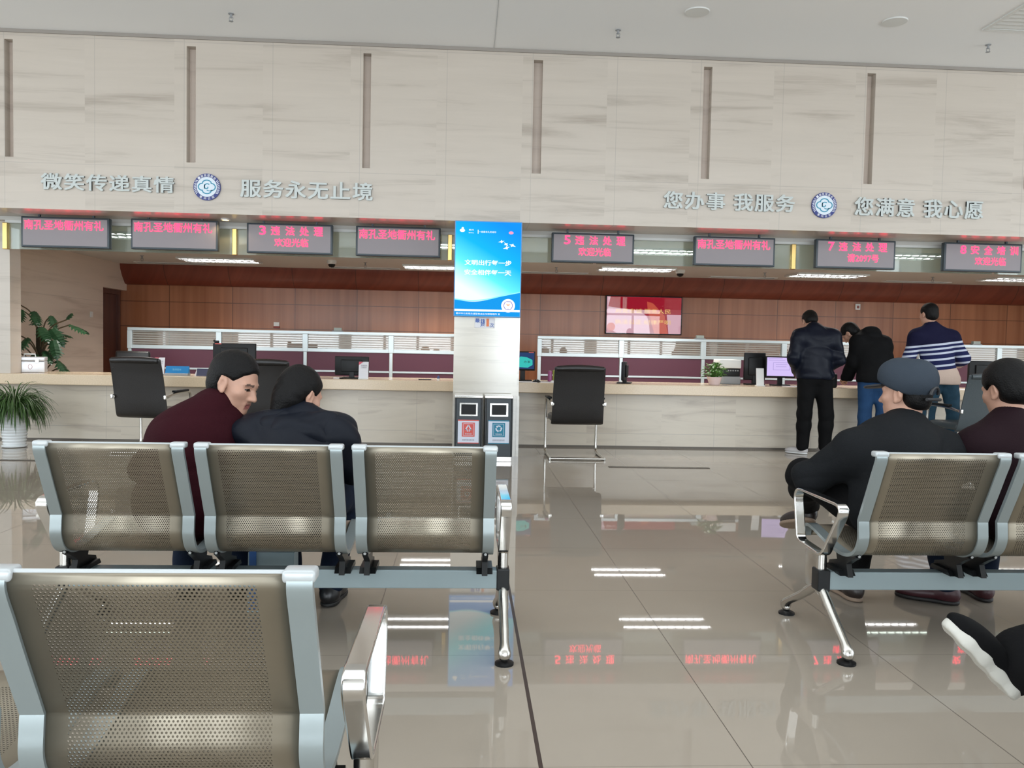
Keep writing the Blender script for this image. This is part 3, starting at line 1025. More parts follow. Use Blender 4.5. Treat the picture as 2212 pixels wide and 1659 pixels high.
text('footer', '衢州市公安局交通警察支队车辆管理所 宣', 0.47, 0.020, X_(0.36), -0.077, Z_(0.977), MT['poster_white'], t, bold=0.006)
MB().prism(disc_poly(X_(0.845), Z_(0.108), 0.026, 20, 0.016), -0.0745, -0.073).build('pink_logo', MT['poster_pink'], t)
mb = MB().prism(disc_poly(X_(0.82), Z_(0.885), 0.074, 32, 0.072), -0.0765, -0.0755)
bd = mb.build('police_badge', MT['poster_white'], t)
mb = MB()
ribbon_xz(mb, [(X_(0.82) + 0.045 * math.sin(a), Z_(0.883) - 0.048 * math.cos(a)) for a in [0.5 + k * 0.105 for k in range(51) if abs(k * 0.105 + 0.5 - PI) > 0.5]][:22], 0.007, -0.0765, 0.001)
ribbon_xz(mb, [(X_(0.82) + 0.045 * math.sin(a), Z_(0.883) - 0.048 * math.cos(a)) for a in [0.5 + k * 0.105 for k in range(51) if abs(k * 0.105 + 0.5 - PI) > 0.5]][22:], 0.007, -0.0765, 0.001)
ribbon_xz(mb, [(X_(0.82) - 0.02, Z_(0.883) - 0.045), (X_(0.82), Z_(0.883) - 0.038), (X_(0.82) + 0.02, Z_(0.883) - 0.045)], 0.007, -0.0765, 0.001)
mb.build('badge_shield', MT['poster_purple'], bd)
mb = MB()
for a in (-0.9, -0.3, 0.3, 0.9):
    ribbon_xz(mb, [(X_(0.82) + 0.008 * math.sin(a), Z_(0.89) + 0.004), (X_(0.82) + 0.024 * math.sin(a), Z_(0.89) + 0.024)], 0.006, -0.0765, 0.001)
mb.build('badge_emblem', MT['poster_orange'], bd)

t = thing('small_sign', 'small white sticker with a large orange 1 under the light box', 'sign', (0.20, 8.97, 1.443))
MB().rbox(-0.108, 0.108, -0.008, 0, -0.055, 0.055, 0.003).build('plate', MT['paper'], t)
MT['sg_blue'] = plain('sticker_blue', (0.06, 0.13, 0.42), 0.5)
MT['sg_orange'] = plain('sticker_orange', (0.75, 0.20, 0.07), 0.5)
text('lettering', '最', 0.050, 0.044, -0.078, -0.010, 0.024, MT['sg_blue'], t, bold=0.03)
text('lettering', '多跑', 0.046, 0.088, -0.022, -0.010, 0.0, MT['sg_blue'], t, bold=0.03).data.transform(Matrix.Identity(4))
text('numeral', '1', 0.028, 0.085, 0.032, -0.010, 0.004, MT['sg_orange'], t, bold=0.03)
text('lettering', '次', 0.05, 0.05, 0.077, -0.010, -0.024, MT['sg_blue'], t, bold=0.004)


# ------------------------------------------------------------------ recycling bins
def bin_(x, lab, labmat, word, sym):
    t = thing('recycling_bin', lab, 'bin', (x, 8.72, 0), 0, 'pair of bins at the foot of the pillar')
    MB().rbox(-0.130, 0.130, -0.16, 0.16, 0.05, 0.655, 0.006).build('body', MT['bin'], t)
    MB().box(-0.144, -0.131, -0.165, 0.16, 0.05, 0.655).box(0.131, 0.144, -0.165, 0.16, 0.05, 0.655).build('side_post', MT['bin_dark'], t)
    MB().rbox(-0.147, 0.147, -0.172, 0.165, 0.655, 0.685, 0.006).build('lid', MT['chrome'], t)
    MB().rbox(-0.135, 0.135, -0.165, 0.16, 0.0, 0.05, 0.004).build('base', MT['chrome'], t)
    mb = MB()
    mb.box(-0.093, 0.093, -0.168, -0.160, 0.470, 0.485).box(-0.093, 0.093, -0.168, -0.160, 0.590, 0.605).box(-0.093, -0.076, -0.168, -0.160, 0.485, 0.590).box(0.076, 0.093, -0.168, -0.160, 0.485, 0.590)
    mb.build('opening_frame', MT['chrome'], t)
    MB().box(-0.076, 0.076, -0.1625, -0.160, 0.485, 0.590).build('opening', MT['black'], t)
    lb = MB().box(-0.108, 0.108, -0.1635, -0.160, 0.185, 0.430).build('label', MT['label_white'], t)
    MB().box(-0.108, 0.108, -0.1645, -0.1635, 0.418, 0.430).box(-0.108, 0.108, -0.1645, -0.1635, 0.185, 0.194).rbox(-0.066, 0.066, -0.1645, -0.1635, 0.255, 0.402, 0.0003).build('label_print', labmat, lb)
    text('label_text', word, 0.07, 0.017, 0, -0.1655, 0.285, MT['label_white'], lb, bold=0.004)
    text('label_text', '投放时请注意分类', 0.125, 0.018, 0, -0.1655, 0.222, MT['grey_print'], lb)
    mb = MB()
    for q in ([(-0.052, 0.268), (0.052, 0.268)], [(0.052, 0.268), (0.052, 0.390)], [(0.052, 0.390), (-0.052, 0.390)], [(-0.052, 0.390), (-0.052, 0.268)]):
        ribbon_xz(mb, q, 0.0035, -0.1645, 0.001)
    if sym == 'tri':
        ribbon_xz(mb, [(0, 0.376), (-0.030, 0.326)], 0.012, -0.1645, 0.001)
        ribbon_xz(mb, [(0, 0.376), (0.030, 0.326)], 0.012, -0.1645, 0.001)
        ribbon_xz(mb, [(-0.032, 0.328), (-0.008, 0.328)], 0.011, -0.1645, 0.001)
        ribbon_xz(mb, [(0.032, 0.328), (0.008, 0.328)], 0.011, -0.1645, 0.001)
        ribbon_xz(mb, [(-0.009, 0.328), (-0.009, 0.308)], 0.008, -0.1645, 0.001)
        ribbon_xz(mb, [(0.009, 0.328), (0.009, 0.308)], 0.008, -0.1645, 0.001)
    else:
        for k in range(3):
            a = PI / 2 + k * 2 * PI / 3
            arc = [(0.027 * math.cos(a + q * 0.2 - 0.75), 0.343 + 0.027 * math.sin(a + q * 0.2 - 0.75)) for q in range(8)]
            ribbon_xz(mb, arc, 0.013, -0.1645, 0.001)
            e_ = a + 7 * 0.2 - 0.75
            mb.prism([(0.042 * math.cos(e_), 0.343 + 0.042 * math.sin(e_)), (0.012 * math.cos(e_), 0.343 + 0.012 * math.sin(e_)), (0.029 * math.cos(e_ + 0.45), 0.343 + 0.029 * math.sin(e_ + 0.45))], -0.1655, -0.1645)
    mb.build('recycling_mark', MT['label_white'], lb)


bin_(0.042, 'charcoal bin with the red label at the foot of the pillar', MT['red_label'], '其他垃圾', 'tri')
bin_(0.356, 'charcoal bin with the blue label at the foot of the pillar', MT['teal_label'], '可回收物', 'rec')

# ------------------------------------------------------------------ desk partitions
PZ = dict(top=1.357, t2=1.315, m1=1.112, m0=1.060, l1=0.800, l0=0.772)


def partition(xs, lab, ret=0):
    t = thing('desk_partition', lab, 'partition', (xs[0], 12.1, 0), 0, 'office partitions behind the counter')
    L = xs[-1] - xs[0]
    MB().rbox(-0.03, L + 0.03, -0.03, 0.03, PZ['t2'], PZ['top'], 0.005).build('top_rail', MT['alu'], t)
    MB().rbox(0, L, -0.025, 0.025, PZ['m0'], PZ['m1'], 0.005).build('middle_rail', MT['alu'], t)
    MB().rbox(0, L, -0.025, 0.025, PZ['l0'], PZ['l1'], 0.005).build('lower_rail', MT['alu'], t)
    MB().rbox(0, L, -0.025, 0.025, 0.0, 0.08, 0.005).build('bottom_rail', MT['alu'], t)
    for i, x in enumerate(xs):
        x -= xs[0]
        wd = 0.032 if i in (0, len(xs) - 1) else 0.038
        MB().rbox(x - wd, x + wd, -0.032, 0.032, PZ['m0'], PZ['t2'], 0.005).rbox(x - 0.024, x + 0.024, -0.028, 0.028, 0.0, PZ['m0'], 0.005).build('post', MT['alu'], t)
    for i in range(len(xs) - 1):
        a, b = xs[i] - xs[0] + 0.03, xs[i + 1] - xs[0] - 0.03
        g = MB().box(a, b, -0.004, 0.004, PZ['m1'], PZ['t2']).build('glass_pane', MT['pglass'], t)
        mb = MB()
        for k in range(6):
            z = PZ['m1'] + 0.018 + k * 0.033
            mb.box(a, b, -0.0055, -0.004, z, z + 0.013)
        mb.build('frosted_stripes', MT['stripe'], g)
        MB().box(a, b, -0.012, 0.012, 0.08, PZ['l0']).box(a, b, -0.012, 0.012, PZ['l1'], PZ['m0']).build('fabric_panel', MT['burgundy'], t)
    return t


partition([-4.76, -3.52, -2.30, -1.075, 0.14], 'white framed burgundy partition left of the pillar')
partition([1.075, 2.28, 3.50, 4.715, 5.93], 'white framed burgundy partition right of the pillar')
partition([6.80, 8.02, 9.24, 10.46], 'white framed burgundy partition at the far right behind the striped sweater')
for x, lab in ((-1.84, 'small grey clip on top of the left partition'), (3.447, 'small grey clip on top of the partition below the television'), (7.66, 'small grey clip on top of the far right partition')):
    t = thing('partition_clip', lab, 'clip', (x, 12.1, PZ['top']), 0, 'clips on the partitions')
    MB().rbox(-0.075, 0.075, -0.04, 0.04, 0, 0.012, 0.003).build('foot', MT['grey'], t)
    MB().rbox(-0.055, 0.055, -0.03, 0.03, 0.012, 0.055, 0.004).build('block', plain('grey_green_clip', (0.33, 0.37, 0.34), 0.5), t)

# ------------------------------------------------------------------ back wall: television and small boxes
t = thing('television', 'wall television showing a red slogan picture', 'television', (3.235, 15.1, 1.808))
tw, th = 0.705, 0.350
MB().rbox(-tw, tw, -0.07, -0.01, -th, th, 0.006).build('casing', MT['black'], t)
MB().box(-0.2, 0.2, -0.02, 0.0, -0.15, 0.15).build('wall_mount', MT['black'], t)
sc_ = MB().box(-tw + 0.02, tw - 0.02, -0.0715, -0.069, -th + 0.02, th - 0.02).build('screen', MT['tv_red'], t)
mb = MB()
mb.prism(smooth_path([(-0.68, 0.15), (-0.45, 0.12), (-0.2, 0.09), (0.05, -0.02), (0.12, -0.33)], 5) + [(-0.5, -0.33), (-0.68, -0.22)], -0.0725, -0.0715)
mb.prism([(0.42, 0.02), (0.685, 0.02), (0.685, -0.33), (0.46, -0.33)], -0.0725, -0.0715)
mb.prism([(-0.685, 0.33), (-0.62, 0.33), (-0.66, 0.15), (-0.685, 0.10)], -0.0725, -0.0715)
mb.build('pale_ribbon', MT['tv_pale'], t)
mb = MB()
mb.prism(smooth_path([(0.05, 0.25), (0.08, 0.05), (0.20, -0.33)], 5) + [(0.45, -0.33), (0.38, 0.0), (0.16, 0.22)], -0.0732, -0.0722)
mb.prism(disc_poly(-0.60, -0.22, 0.075, 20), -0.0732, -0.0722)
mb.build('orange_ribbon', MT['tv_orange'], t)
text('slogan', '对党忠诚 服务人民', 1.02, 0.085, -0.02, -0.074, 0.075, MT['tv_gold'], t)
text('slogan', '执法公正 纪律严明', 1.02, 0.085, -0.02, -0.074, -0.125, MT['tv_gold'], t)
GLS = glass_material('screen_cover_glass', (1, 1, 1), 0.35, 0.01)
MB().box(-tw + 0.012, tw - 0.012, -0.0775, -0.0755, -th + 0.012, th - 0.012).build('cover_glass', GLS, t)

t = thing('wall_alarm', 'small white alarm box on the wood wall above the bowed men', 'alarm', (7.25, 15.1, 2.054))
MB().rbox(-0.047, 0.047, -0.03, 0, -0.055, 0.055, 0.006).build('box', MT['white'], t)
MB().rbox(-0.022, 0.022, -0.034, -0.029, -0.03, 0.02, 0.004).build('red_lens', plain('dull_red_lens', (0.25, 0.05, 0.03), 0.3), t)
t = thing('wall_socket', 'small white and red box on the wood wall above the left partition', 'box', (-3.38, 15.1, 1.49))
MB().rbox(-0.05, 0.05, -0.03, 0, -0.02, 0.05, 0.005).build('box', MT['white'], t)
MB().rbox(-0.055, 0.055, -0.025, 0, -0.055, -0.02, 0.004).build('red_base', plain('dark_red_base', (0.25, 0.03, 0.02), 0.4), t)
t = thing('light_switch', 'small white switch on the stone wall beside the dark door', 'switch', (-6.0, 13.70, 1.57))
MB().rbox(0, 0.012, -0.045, 0.045, -0.045, 0.045, 0.003).build('plate', MT['white'], t)
MB().rbox(0.012, 0.017, -0.02, 0.02, -0.03, 0.03, 0.002).build('rocker', MT['white'], t)

# floor strips
for x0, x1, y, lab in ((1.46, 2.49, 8.26, 'thin dark metal strip on the floor in front of the right counter'), (-5.6, -4.05, 8.22, 'thin dark metal strip on the floor near the white plant pot')):
    tag(MB().rbox(x0, x1, y - 0.028, y + 0.028, 0.0, 0.006, 0.002).build('floor_strip', MT['strip_metal']), lab, 'floor strip', 'metal strips on the floor')

# ------------------------------------------------------------------ things on and behind the counter
CT = 0.775


def monitor(x, y, lab, w, h, zc, rotz=0, face='back', screen=None, group='monitors on the counter', tall=False):
    """face 'back': the rear of the monitor looks at the hall; 'front': its screen does"""
    t = thing('monitor', lab, 'monitor', (x, y, CT), rotz, group)
    z = zc - CT
    MB().rbox(-w / 2, w / 2, -0.022, 0.022, z - h / 2, z + h / 2, 0.008).build('housing', MT['black'], t, True)
    if face == 'back':
        MB().rbox(-w * 0.32, w * 0.32, -0.045, -0.02, z - h * 0.33, z + h * 0.33, 0.012).build('rear_cover', MT['dark'], t, True)
        MB().box(-w / 2 + 0.012, w / 2 - 0.012, 0.021, 0.0235, z - h / 2 + 0.015, z + h / 2 - 0.012).build('screen', MT['screen_blue'], t)
    else:
        s = MB().box(-w / 2 + 0.014, w / 2 - 0.014, -0.0235, -0.021, z - h / 2 + 0.022, z + h / 2 - 0.014).build('screen', screen or MT['screen_blue'], t)
    yb = 0.05 if face == 'back' else 0.02
    MB().rbox(-0.03, 0.03, -0.012 + (0 if face != 'back' else -0.02), 0.015, 0.012, z, 0.004).build('stand', MT['black'], t)
    MB().rbox(-0.11, 0.11, -0.09, 0.08, 0.0, 0.014, 0.004).build('foot', MT['black'], t)
    return t


t = monitor(-2.74, 10.05, 'tall black monitor seen from behind with a webcam on its corner', 0.50, 0.30, 1.015)
MB().rbox(-0.235, -0.185, -0.02, 0.02, 0.390, 0.42, 0.006).tube([(-0.24, 0, 0.41), (-0.235, -0.015, 0.418)], 0.012).build('webcam', MT['dark'], t)
MB().box(-0.225, -0.15, -0.024, -0.02, 0.376, 0.388).build('red_tag', MT['red_label'], t)
monitor(-1.35, 10.0, 'black monitor back beside the pink and white leaflet stand', 0.40, 0.225, 0.925)
t = monitor(0.70, 10.12, 'dark monitor showing a teal picture right beside the pillar', 0.30, 0.235, 1.02, 0, 'front')
mb = MB()
mb.prism([(-0.12, 0.20), (-0.03, 0.30), (0.05, 0.29), (0.115, 0.26), (0.118, 0.20), (0.06, 0.165), (-0.05, 0.17)], -0.0245, -0.0236)
mb.build('teal_picture', MT['screen_teal'], t)
text('screen_text', '办事', 0.08, 0.03, 0.05, -0.0255, 0.235, MT['dark'], t)
MB().box(0.07, 0.13, -0.0245, -0.0225, 0.345, 0.356).build('red_tag', MT['red_label'], t)
monitor(1.925, 9.98, 'slim black monitor seen edge on behind the middle chair', 0.30, 0.225, 0.925, math.radians(74), 'back')
t = monitor(3.90, 10.1, 'monitor showing a lilac software window beside the bowed man', 0.36, 0.265, 1.005, math.radians(-8), 'front', MT['screen_lilac'])
mb = MB()
for q in ([(-0.09, 0.285), (0.11, 0.285)], [(0.11, 0.285), (0.11, 0.195)], [(0.11, 0.195), (-0.09, 0.195)], [(-0.09, 0.195), (-0.09, 0.285)], [(-0.06, 0.262), (0.08, 0.262)], [(-0.06, 0.235), (0.07, 0.235)], [(-0.15, 0.335), (0.02, 0.335)], [(-0.15, 0.315), (0.05, 0.315)]):
    ribbon_xz(mb, q, 0.004, -0.0236, 0.0008)
mb.build('window_lines', MT['screen_line'], t)
monitor(3.63, 10.26, 'tall black monitor back between the printer and the lilac screen', 0.27, 0.34, 1.005)
monitor(6.52, 10.1, 'black monitor back beyond the man in the striped sweater', 0.42, 0.28, 0.99)

# printer
t = thing('printer', 'white and black desktop printer behind the small potted plant', 'printer', (3.35, 10.36, CT), 0)
MB().rbox(-0.17, 0.10, -0.13, 0.13, 0.0, 0.10, 0.01).build('paper_tray', MT['grey'], t, True)
MB().rbox(-0.165, 0.09, -0.13, 0.13, 0.10, 0.20, 0.01).build('body', MT['dark'], t, True)
MB().rbox(-0.175, 0.10, -0.14, 0.14, 0.20, 0.31, 0.012).build('scanner_lid', MT['white'], t, True)
mb = MB()
for k in range(5):
    mb.rbox(-0.07 + k * 0.03, -0.052 + k * 0.03, -0.135, -0.129, 0.165, 0.18, 0.002)
mb.build('button', MT['grey'], t)

# aluminium first aid case
t = thing('first_aid_case', 'silver aluminium case with a faint red mark at the left end of the counter', 'case', (-5.12, 10.08, CT), math.radians(18))
MB().rbox(-0.17, 0.17, -0.105, 0.105, 0, 0.135, 0.008).build('body', MT['alu_case'], t, True)
MB().rbox(-0.172, 0.172, -0.107, 0.107, 0.138, 0.185, 0.008).build('lid', MT['alu_case'], t, True)
MB().tube([(-0.06, 0, 0.18), (-0.055, 0, 0.215), (0.055, 0, 0.215), (0.06, 0, 0.18)], 0.009).build('handle', MT['white_trim'], t, True)
mb = MB()
for sx in (-0.09, 0.09):
    mb.rbox(sx - 0.02, sx + 0.02, -0.112, -0.103, 0.115, 0.16, 0.003)
mb.build('latch', MT['steel'], t)
mb = MB()
ribbon_xz(mb, disc_poly(0.02, 0.07, 0.02, 16, 0.028), 0.004, -0.105, 0.002, 0, True)
mb.build('red_mark', MT['red_mark'], t)

# leaflet stands
lf0 = None
for x, y, lab in ((-3.60, 10.0, 'pink and white leaflet stand beside the left leather chair'), (-1.19, 9.80, 'pink and white leaflet stand in front of a black monitor back')):
    if lf0 is None:
        t = thing('leaflet_stand', lab, 'leaflet stand', (x, y, CT), 0, 'leaflet stands on the counter')
        MB().rbox(-0.057, 0.057, -0.035, 0.03, 0, 0.012, 0.003).build('foot', MT['white'], t)
        MB().yzprism([(-0.006, 0.01), (0.006, 0.01), (0.036, 0.205), (0.026, 0.205)], -0.056, 0.056).build('leaflet', MT['paper'], t)
        MB().prism([(-0.056, 0.205), (-0.056, 0.165), (-0.005, 0.205)], 0.0185, 0.0235).build('pink_corner', MT['pink'], t)
        text('print', '交管服务', 0.075, 0.02, 0.005, 0.012, 0.160, MT['grey_print'], t)
        text('print', '办理指南', 0.06, 0.016, 0.005, 0.009, 0.138, MT['grey_print'], t)
        lf0 = t
    else:
        copy_thing(lf0, (x, y, CT), 0, lab)

t = thing('desk_sign', 'bright blue desk sign on the left counter', 'sign', (-3.37, 9.93, CT))
MB().rbox(-0.135, 0.135, -0.04, 0.06, 0, 0.028, 0.004).build('base', MT['grey'], t)
MB().yzprism([(-0.02, 0.028), (0.05, 0.028), (0.028, 0.110), (0.018, 0.110)], -0.132, 0.132).build('panel', MT['blue_sign'], t)
o = text('lettering', '暂停服务', 0.10, 0.028, 0.0, -0.006, 0.068, plain('sign_pale_text', (0.20, 0.55, 0.75), 0.4), t)
t = thing('desk_card', 'navy and white folded card on the left counter next to the blue sign', 'card', (-3.06, 9.95, CT))
MB().yzprism([(-0.04, 0.0), (0.04, 0.0), (0.004, 0.085), (-0.004, 0.085)], -0.085, 0.10).build('card', MT['navy_card'], t)
MB().prism([(-0.085, 0.0), (-0.115, 0.0), (-0.085, 0.085)], -0.01, 0.03).build('white_end', MT['paper'], t)
MB().yzprism([(-0.031, 0.02), (-0.026, 0.02), (-0.010, 0.055), (-0.015, 0.055)], 0.03, 0.075).build('white_patch', MT['paper'], t)

# pen, bottle, papers, cups, white stand
t = thing('pen', 'black pen on the counter left of the pillar', 'pen', (-0.47, 9.86, CT))
MB().cyl((-0.08, 0, 0.007), (0.07, 0.01, 0.007), 0.006, 10).build('barrel', MT['black'], t, True)
MB().tube([(0.07, 0.01, 0.007), (0.085, 0.011, 0.007)], [0.006, 0.002], 10).build('tip', MT['grey'], t)
t = thing('ink_bottle', 'tiny blue capped bottle on the counter left of the pillar', 'bottle', (-0.315, 9.85, CT))
MB().lathe([(0.018, 0), (0.020, 0.003), (0.020, 0.022), (0.012, 0.026)], n=16).build('bottle', MT['white'], t, True)
MB().lathe([(0.018, 0.022), (0.014, 0.045), (0.006, 0.055), (0, 0.056)], n=16).build('cap', MT['blue_bottle'], t, True)
t = thing('correction_roller', 'short white and black marker lying by the monitor foot', 'marker', (-1.47, 9.82, CT))
MB().cyl((-0.07, 0, 0.008), (0.0, 0, 0.008), 0.007, 10).build('barrel', MT['paper'], t)
MB().cyl((0.0, 0, 0.008), (0.05, 0.0, 0.008), 0.008, 10).build('cap', MT['black'], t)

pp0 = None
for x, y, r, lab in ((0.72, 9.86, 0.2, 'loose sheet of paper under the teal screen'), (0.97, 9.90, -0.2, 'loose sheet of paper by the magenta and lime cups'), (4.02, 9.88, 0.25, 'loose sheet of paper below the lilac screen'), (6.05, 9.88, -0.2, 'loose sheet of paper by the right end leather chair')):
    if pp0 is None:
        t = thing('paper_sheet', lab, 'paper', (x, y, CT), r, 'loose papers on the counter')
        MB().box(-0.105, 0.105, -0.14, 0.14, 0, 0.004).build('sheet', MT['paper'], t)
        mb = MB()
        for k in range(6):
            mb.box(-0.08, 0.06, -0.1 + k * 0.035, -0.096 + k * 0.035, 0.004, 0.0044)
        mb.build('print', MT['grey_print'], t)
        pp0 = t
    else:
        copy_thing(pp0, (x, y, CT), r, lab)
t = thing('computer_mouse', 'black computer mouse on papers right of the pillar', 'mouse', (0.845, 9.80, CT))
bm_ = bmesh.new()
bmesh.ops.create_uvsphere(bm_, u_segments=18, v_segments=10, radius=1)
mb = MB()
mb.add([(v.co.x * 0.05, v.co.y * 0.035, max(0, v.co.z) * 0.035 + 0.001) for v in bm_.verts], [[v.index for v in f.verts] for f in bm_.faces])
bm_.free()
mb.build('shell', MT['dark'], t, True)
MB().rbox(-0.004, 0.004, -0.025, -0.01, 0.022, 0.032, 0.002).build('wheel', MT['grey'], t)
for x, m, lab, h in ((1.025, MT['cup_pink'], 'magenta drink can on the counter behind the middle chair', 0.135), (1.083, MT['cup_green'], 'lime green drink can on the counter behind the middle chair', 0.145)):
    t = thing('drink_can', lab, 'can', (x, 10.02, CT))
    MB().lathe([(0.020, 0), (0.026, 0.006), (0.026, h - 0.014), (0.021, h - 0.003)], n=20).build('can', m, t, True)
    MB().lathe([(0.0, h - 0.006), (0.021, h - 0.004), (0.022, h), (0.020, h)], n=20).build('rim', MT['steel'], t, True)
t = thing('keyboard', 'white keyboard on the counter between the cans and the middle chair', 'keyboard', (1.12, 9.84, CT))
MB().rbox(-0.10, 0.22, -0.06, 0.06, 0, 0.018, 0.004).build('base', MT['white'], t)
mb = MB()
for r in range(4):
    for k in range(14):
        mb.box(-0.09 + k * 0.0215, -0.073 + k * 0.0215, -0.05 + r * 0.026, -0.03 + r * 0.026, 0.018, 0.023)
mb.build('keys', MT['paper'], t)
t = thing('acrylic_stand', 'blank white stand between the potted plant and the lilac screen', 'stand', (3.565, 9.86, CT))
MB().rbox(-0.05, 0.05, -0.04, 0.045, 0, 0.012, 0.003).build('foot', MT['white'], t)
MB().yzprism([(-0.01, 0.01), (0.0, 0.01), (0.028, 0.215), (0.018, 0.215)], -0.046, 0.046).build('plate', MT['white'], t)

# ------------------------------------------------------------------ leather cantilever chairs


def cantilever_chair(lab, x, y, rz, leather):
    t = thing('office_chair', lab, 'chair', (x, y, 0), rz, 'black leather chairs along the counter')
    # back shell: side profile (y, z) front and rear face, narrow at the top
    prof = smooth_path([(-0.16, 0.370), (-0.205, 0.40), (-0.235, 0.50), (-0.27, 0.66), (-0.315, 0.84), (-0.355, 0.965), (-0.357, 0.995)], 6)
    mb = MB()
    vs_, n = [], len(prof)
    U = [-1, -0.97, -0.85, -0.5, 0, 0.5, 0.85, 0.97, 1]
    for side in (0, 1):
        for i, (yy, zz) in enumerate(prof):
            f = i / (n - 1)
            hw = 0.282 - 0.015 * f - (0.02 * max(0, (0.06 - f) / 0.06)) - 0.022 * max(0, (f - 0.95) / 0.05)
            th = 0.045 * (1 - 0.35 * f)
            if f > 0.80:
                th += 0.012 * math.sin((f - 0.80) / 0.2 * PI)
            for u in U:
                bul = (1 - u ** 4) * (th * 0.5) + 0.006
                if side == 0:
                    vs_.append((u * hw, yy - bul - 0.015 * (1 - abs(u)) * math.sin(PI * f), zz))
                else:
                    vs_.append((u * hw, yy + bul, zz))
    m_ = len(U)
    fs_ = []
    for side in (0, 1):
        o_ = side * n * m_
        for i in range(n - 1):
            for k in range(m_ - 1):
                a = o_ + i * m_ + k
                fs_.append((a, a + 1, a + m_ + 1, a + m_))
    for i in range(n - 1):
        for k in (0, m_ - 1):
            a, b = i * m_ + k, n * m_ + i * m_ + k
            fs_.append((a, a + m_, b + m_, b))
    for i in (0, n - 1):
        for k in range(m_ - 1):
            a, b = i * m_ + k, n * m_ + i * m_ + k
            fs_.append((a, a + 1, b + 1, b))
    mb.add(vs_, fs_)
    back = mb.build('backrest', leather, t, True, angle=70)
    # head roll and its seam across the top of the rear face
    MB().tube([(-0.245, -0.366, 0.974), (-0.12, -0.380, 0.980), (0, -0.384, 0.982), (0.12, -0.380, 0.980), (0.245, -0.366, 0.974)], [0.028, 0.034, 0.036, 0.034, 0.028], 14).build('head_roll', leather, back, True)
    MB().tube([(-0.25, -0.342, 0.898), (-0.12, -0.357, 0.904), (0, -0.362, 0.906), (0.12, -0.357, 0.904), (0.25, -0.342, 0.898)], 0.005, 8).build('seam', leather, back, True)
    seat = MB().rbox(-0.27, 0.27, -0.20, 0.29, 0.385, 0.465, 0.03).build('seat', leather, t, True)
    # one continuous chrome frame
    mb = MB()
    for s in (-1, 1):
        x_ = s * 0.288
        pth = smooth_path([(x_, -0.30, 0.016), (x_, 0.0, 0.016), (x_, 0.20, 0.016), (x_, 0.28, 0.03), (x_, 0.31, 0.10), (x_, 0.30, 0.35), (x_, 0.285, 0.56), (x_, 0.25, 0.625), (x_, 0.16, 0.635), (x_, -0.08, 0.625), (x_, -0.24, 0.600), (s * 0.27, -0.285, 0.595)], 4)
        mb.tube(pth, 0.0145, 10)
    mb.tube([(-0.288, -0.295, 0.016), (0.288, -0.295, 0.016)], 0.0145, 10)
    mb.tube([(-0.288, 0.295, 0.40), (0.288, 0.295, 0.40)], 0.012, 10)
    mb.build('frame', MT['steel'], t, True)
    for s in (-1, 1):
        MB().rbox(s * 0.288 - 0.026, s * 0.288 + 0.026, -0.10, 0.20, 0.638, 0.662, 0.008).build('arm_pad', MT['dark'], t, True)
        MB().rbox(s * 0.284 - 0.012, s * 0.284 + 0.012, -0.30, -0.262, 0.575, 0.62, 0.005).build('bracket', MT['chrome'], t, True)
    for s in (-1, 1):
        for yy in (-0.27, 0.17):
            MB().cyl((s * 0.288, yy, 0.0), (s * 0.288, yy, 0.012), 0.017, 12).build('glide', MT['dark'], t)
    return t


cantilever_chair('black leather chair with a chrome frame standing alone right of the pillar', 1.205, 9.02, 0.0, MT['leather'])
cantilever_chair('black leather chair with a chrome frame near the plants at the left end', -3.33, 9.05, math.radians(-7), MT['leather'])
cantilever_chair('black leather chair half hidden behind the maroon and navy seated pair', -2.12, 9.05, math.radians(5), MT['leather'])
cantilever_chair('greyish leather chair at the right, behind the seated people', 5.55, 8.85, math.radians(4), MT['leather_grey'])


def task_chair(lab, x, y, rz):
    t = thing('task_chair', lab, 'chair', (x, y, 0), rz, 'office chairs behind the counter')
    MB().rbox(-0.22, 0.22, -0.21, -0.14, 0.55, 1.035, 0.03).build('backrest', MT['leather'], t, True)
    MB().rbox(-0.23, 0.23, -0.2, 0.25, 0.44, 0.52, 0.03).build('seat', MT['leather'], t, True)
    MB().cyl((0, 0, 0.1), (0, 0, 0.45), 0.025).build('column', MT['steel'], t, True)
    MB().box(-0.03, 0.03, -0.20, -0.15, 0.46, 0.6).build('back_bar', MT['dark'], t)
    mb = MB()
    for k in range(5):
        a = k * 2 * PI / 5
        mb.tube([(0, 0, 0.10), (0.27 * math.cos(a), 0.27 * math.sin(a), 0.06)], [0.025, 0.015], 8)
    mb.build('base', MT['dark'], t)
    for k in range(5):
        a = k * 2 * PI / 5
        MB().cyl((0.27 * math.cos(a) - 0.015, 0.27 * math.sin(a), 0.03), (0.27 * math.cos(a) + 0.015, 0.27 * math.sin(a), 0.03), 0.03).build('caster', MT['black'], t)
    return t


task_chair('black office chair top showing over the left leather chair, behind the counter', -4.36, 11.0, math.radians(180))

# ------------------------------------------------------------------ plants


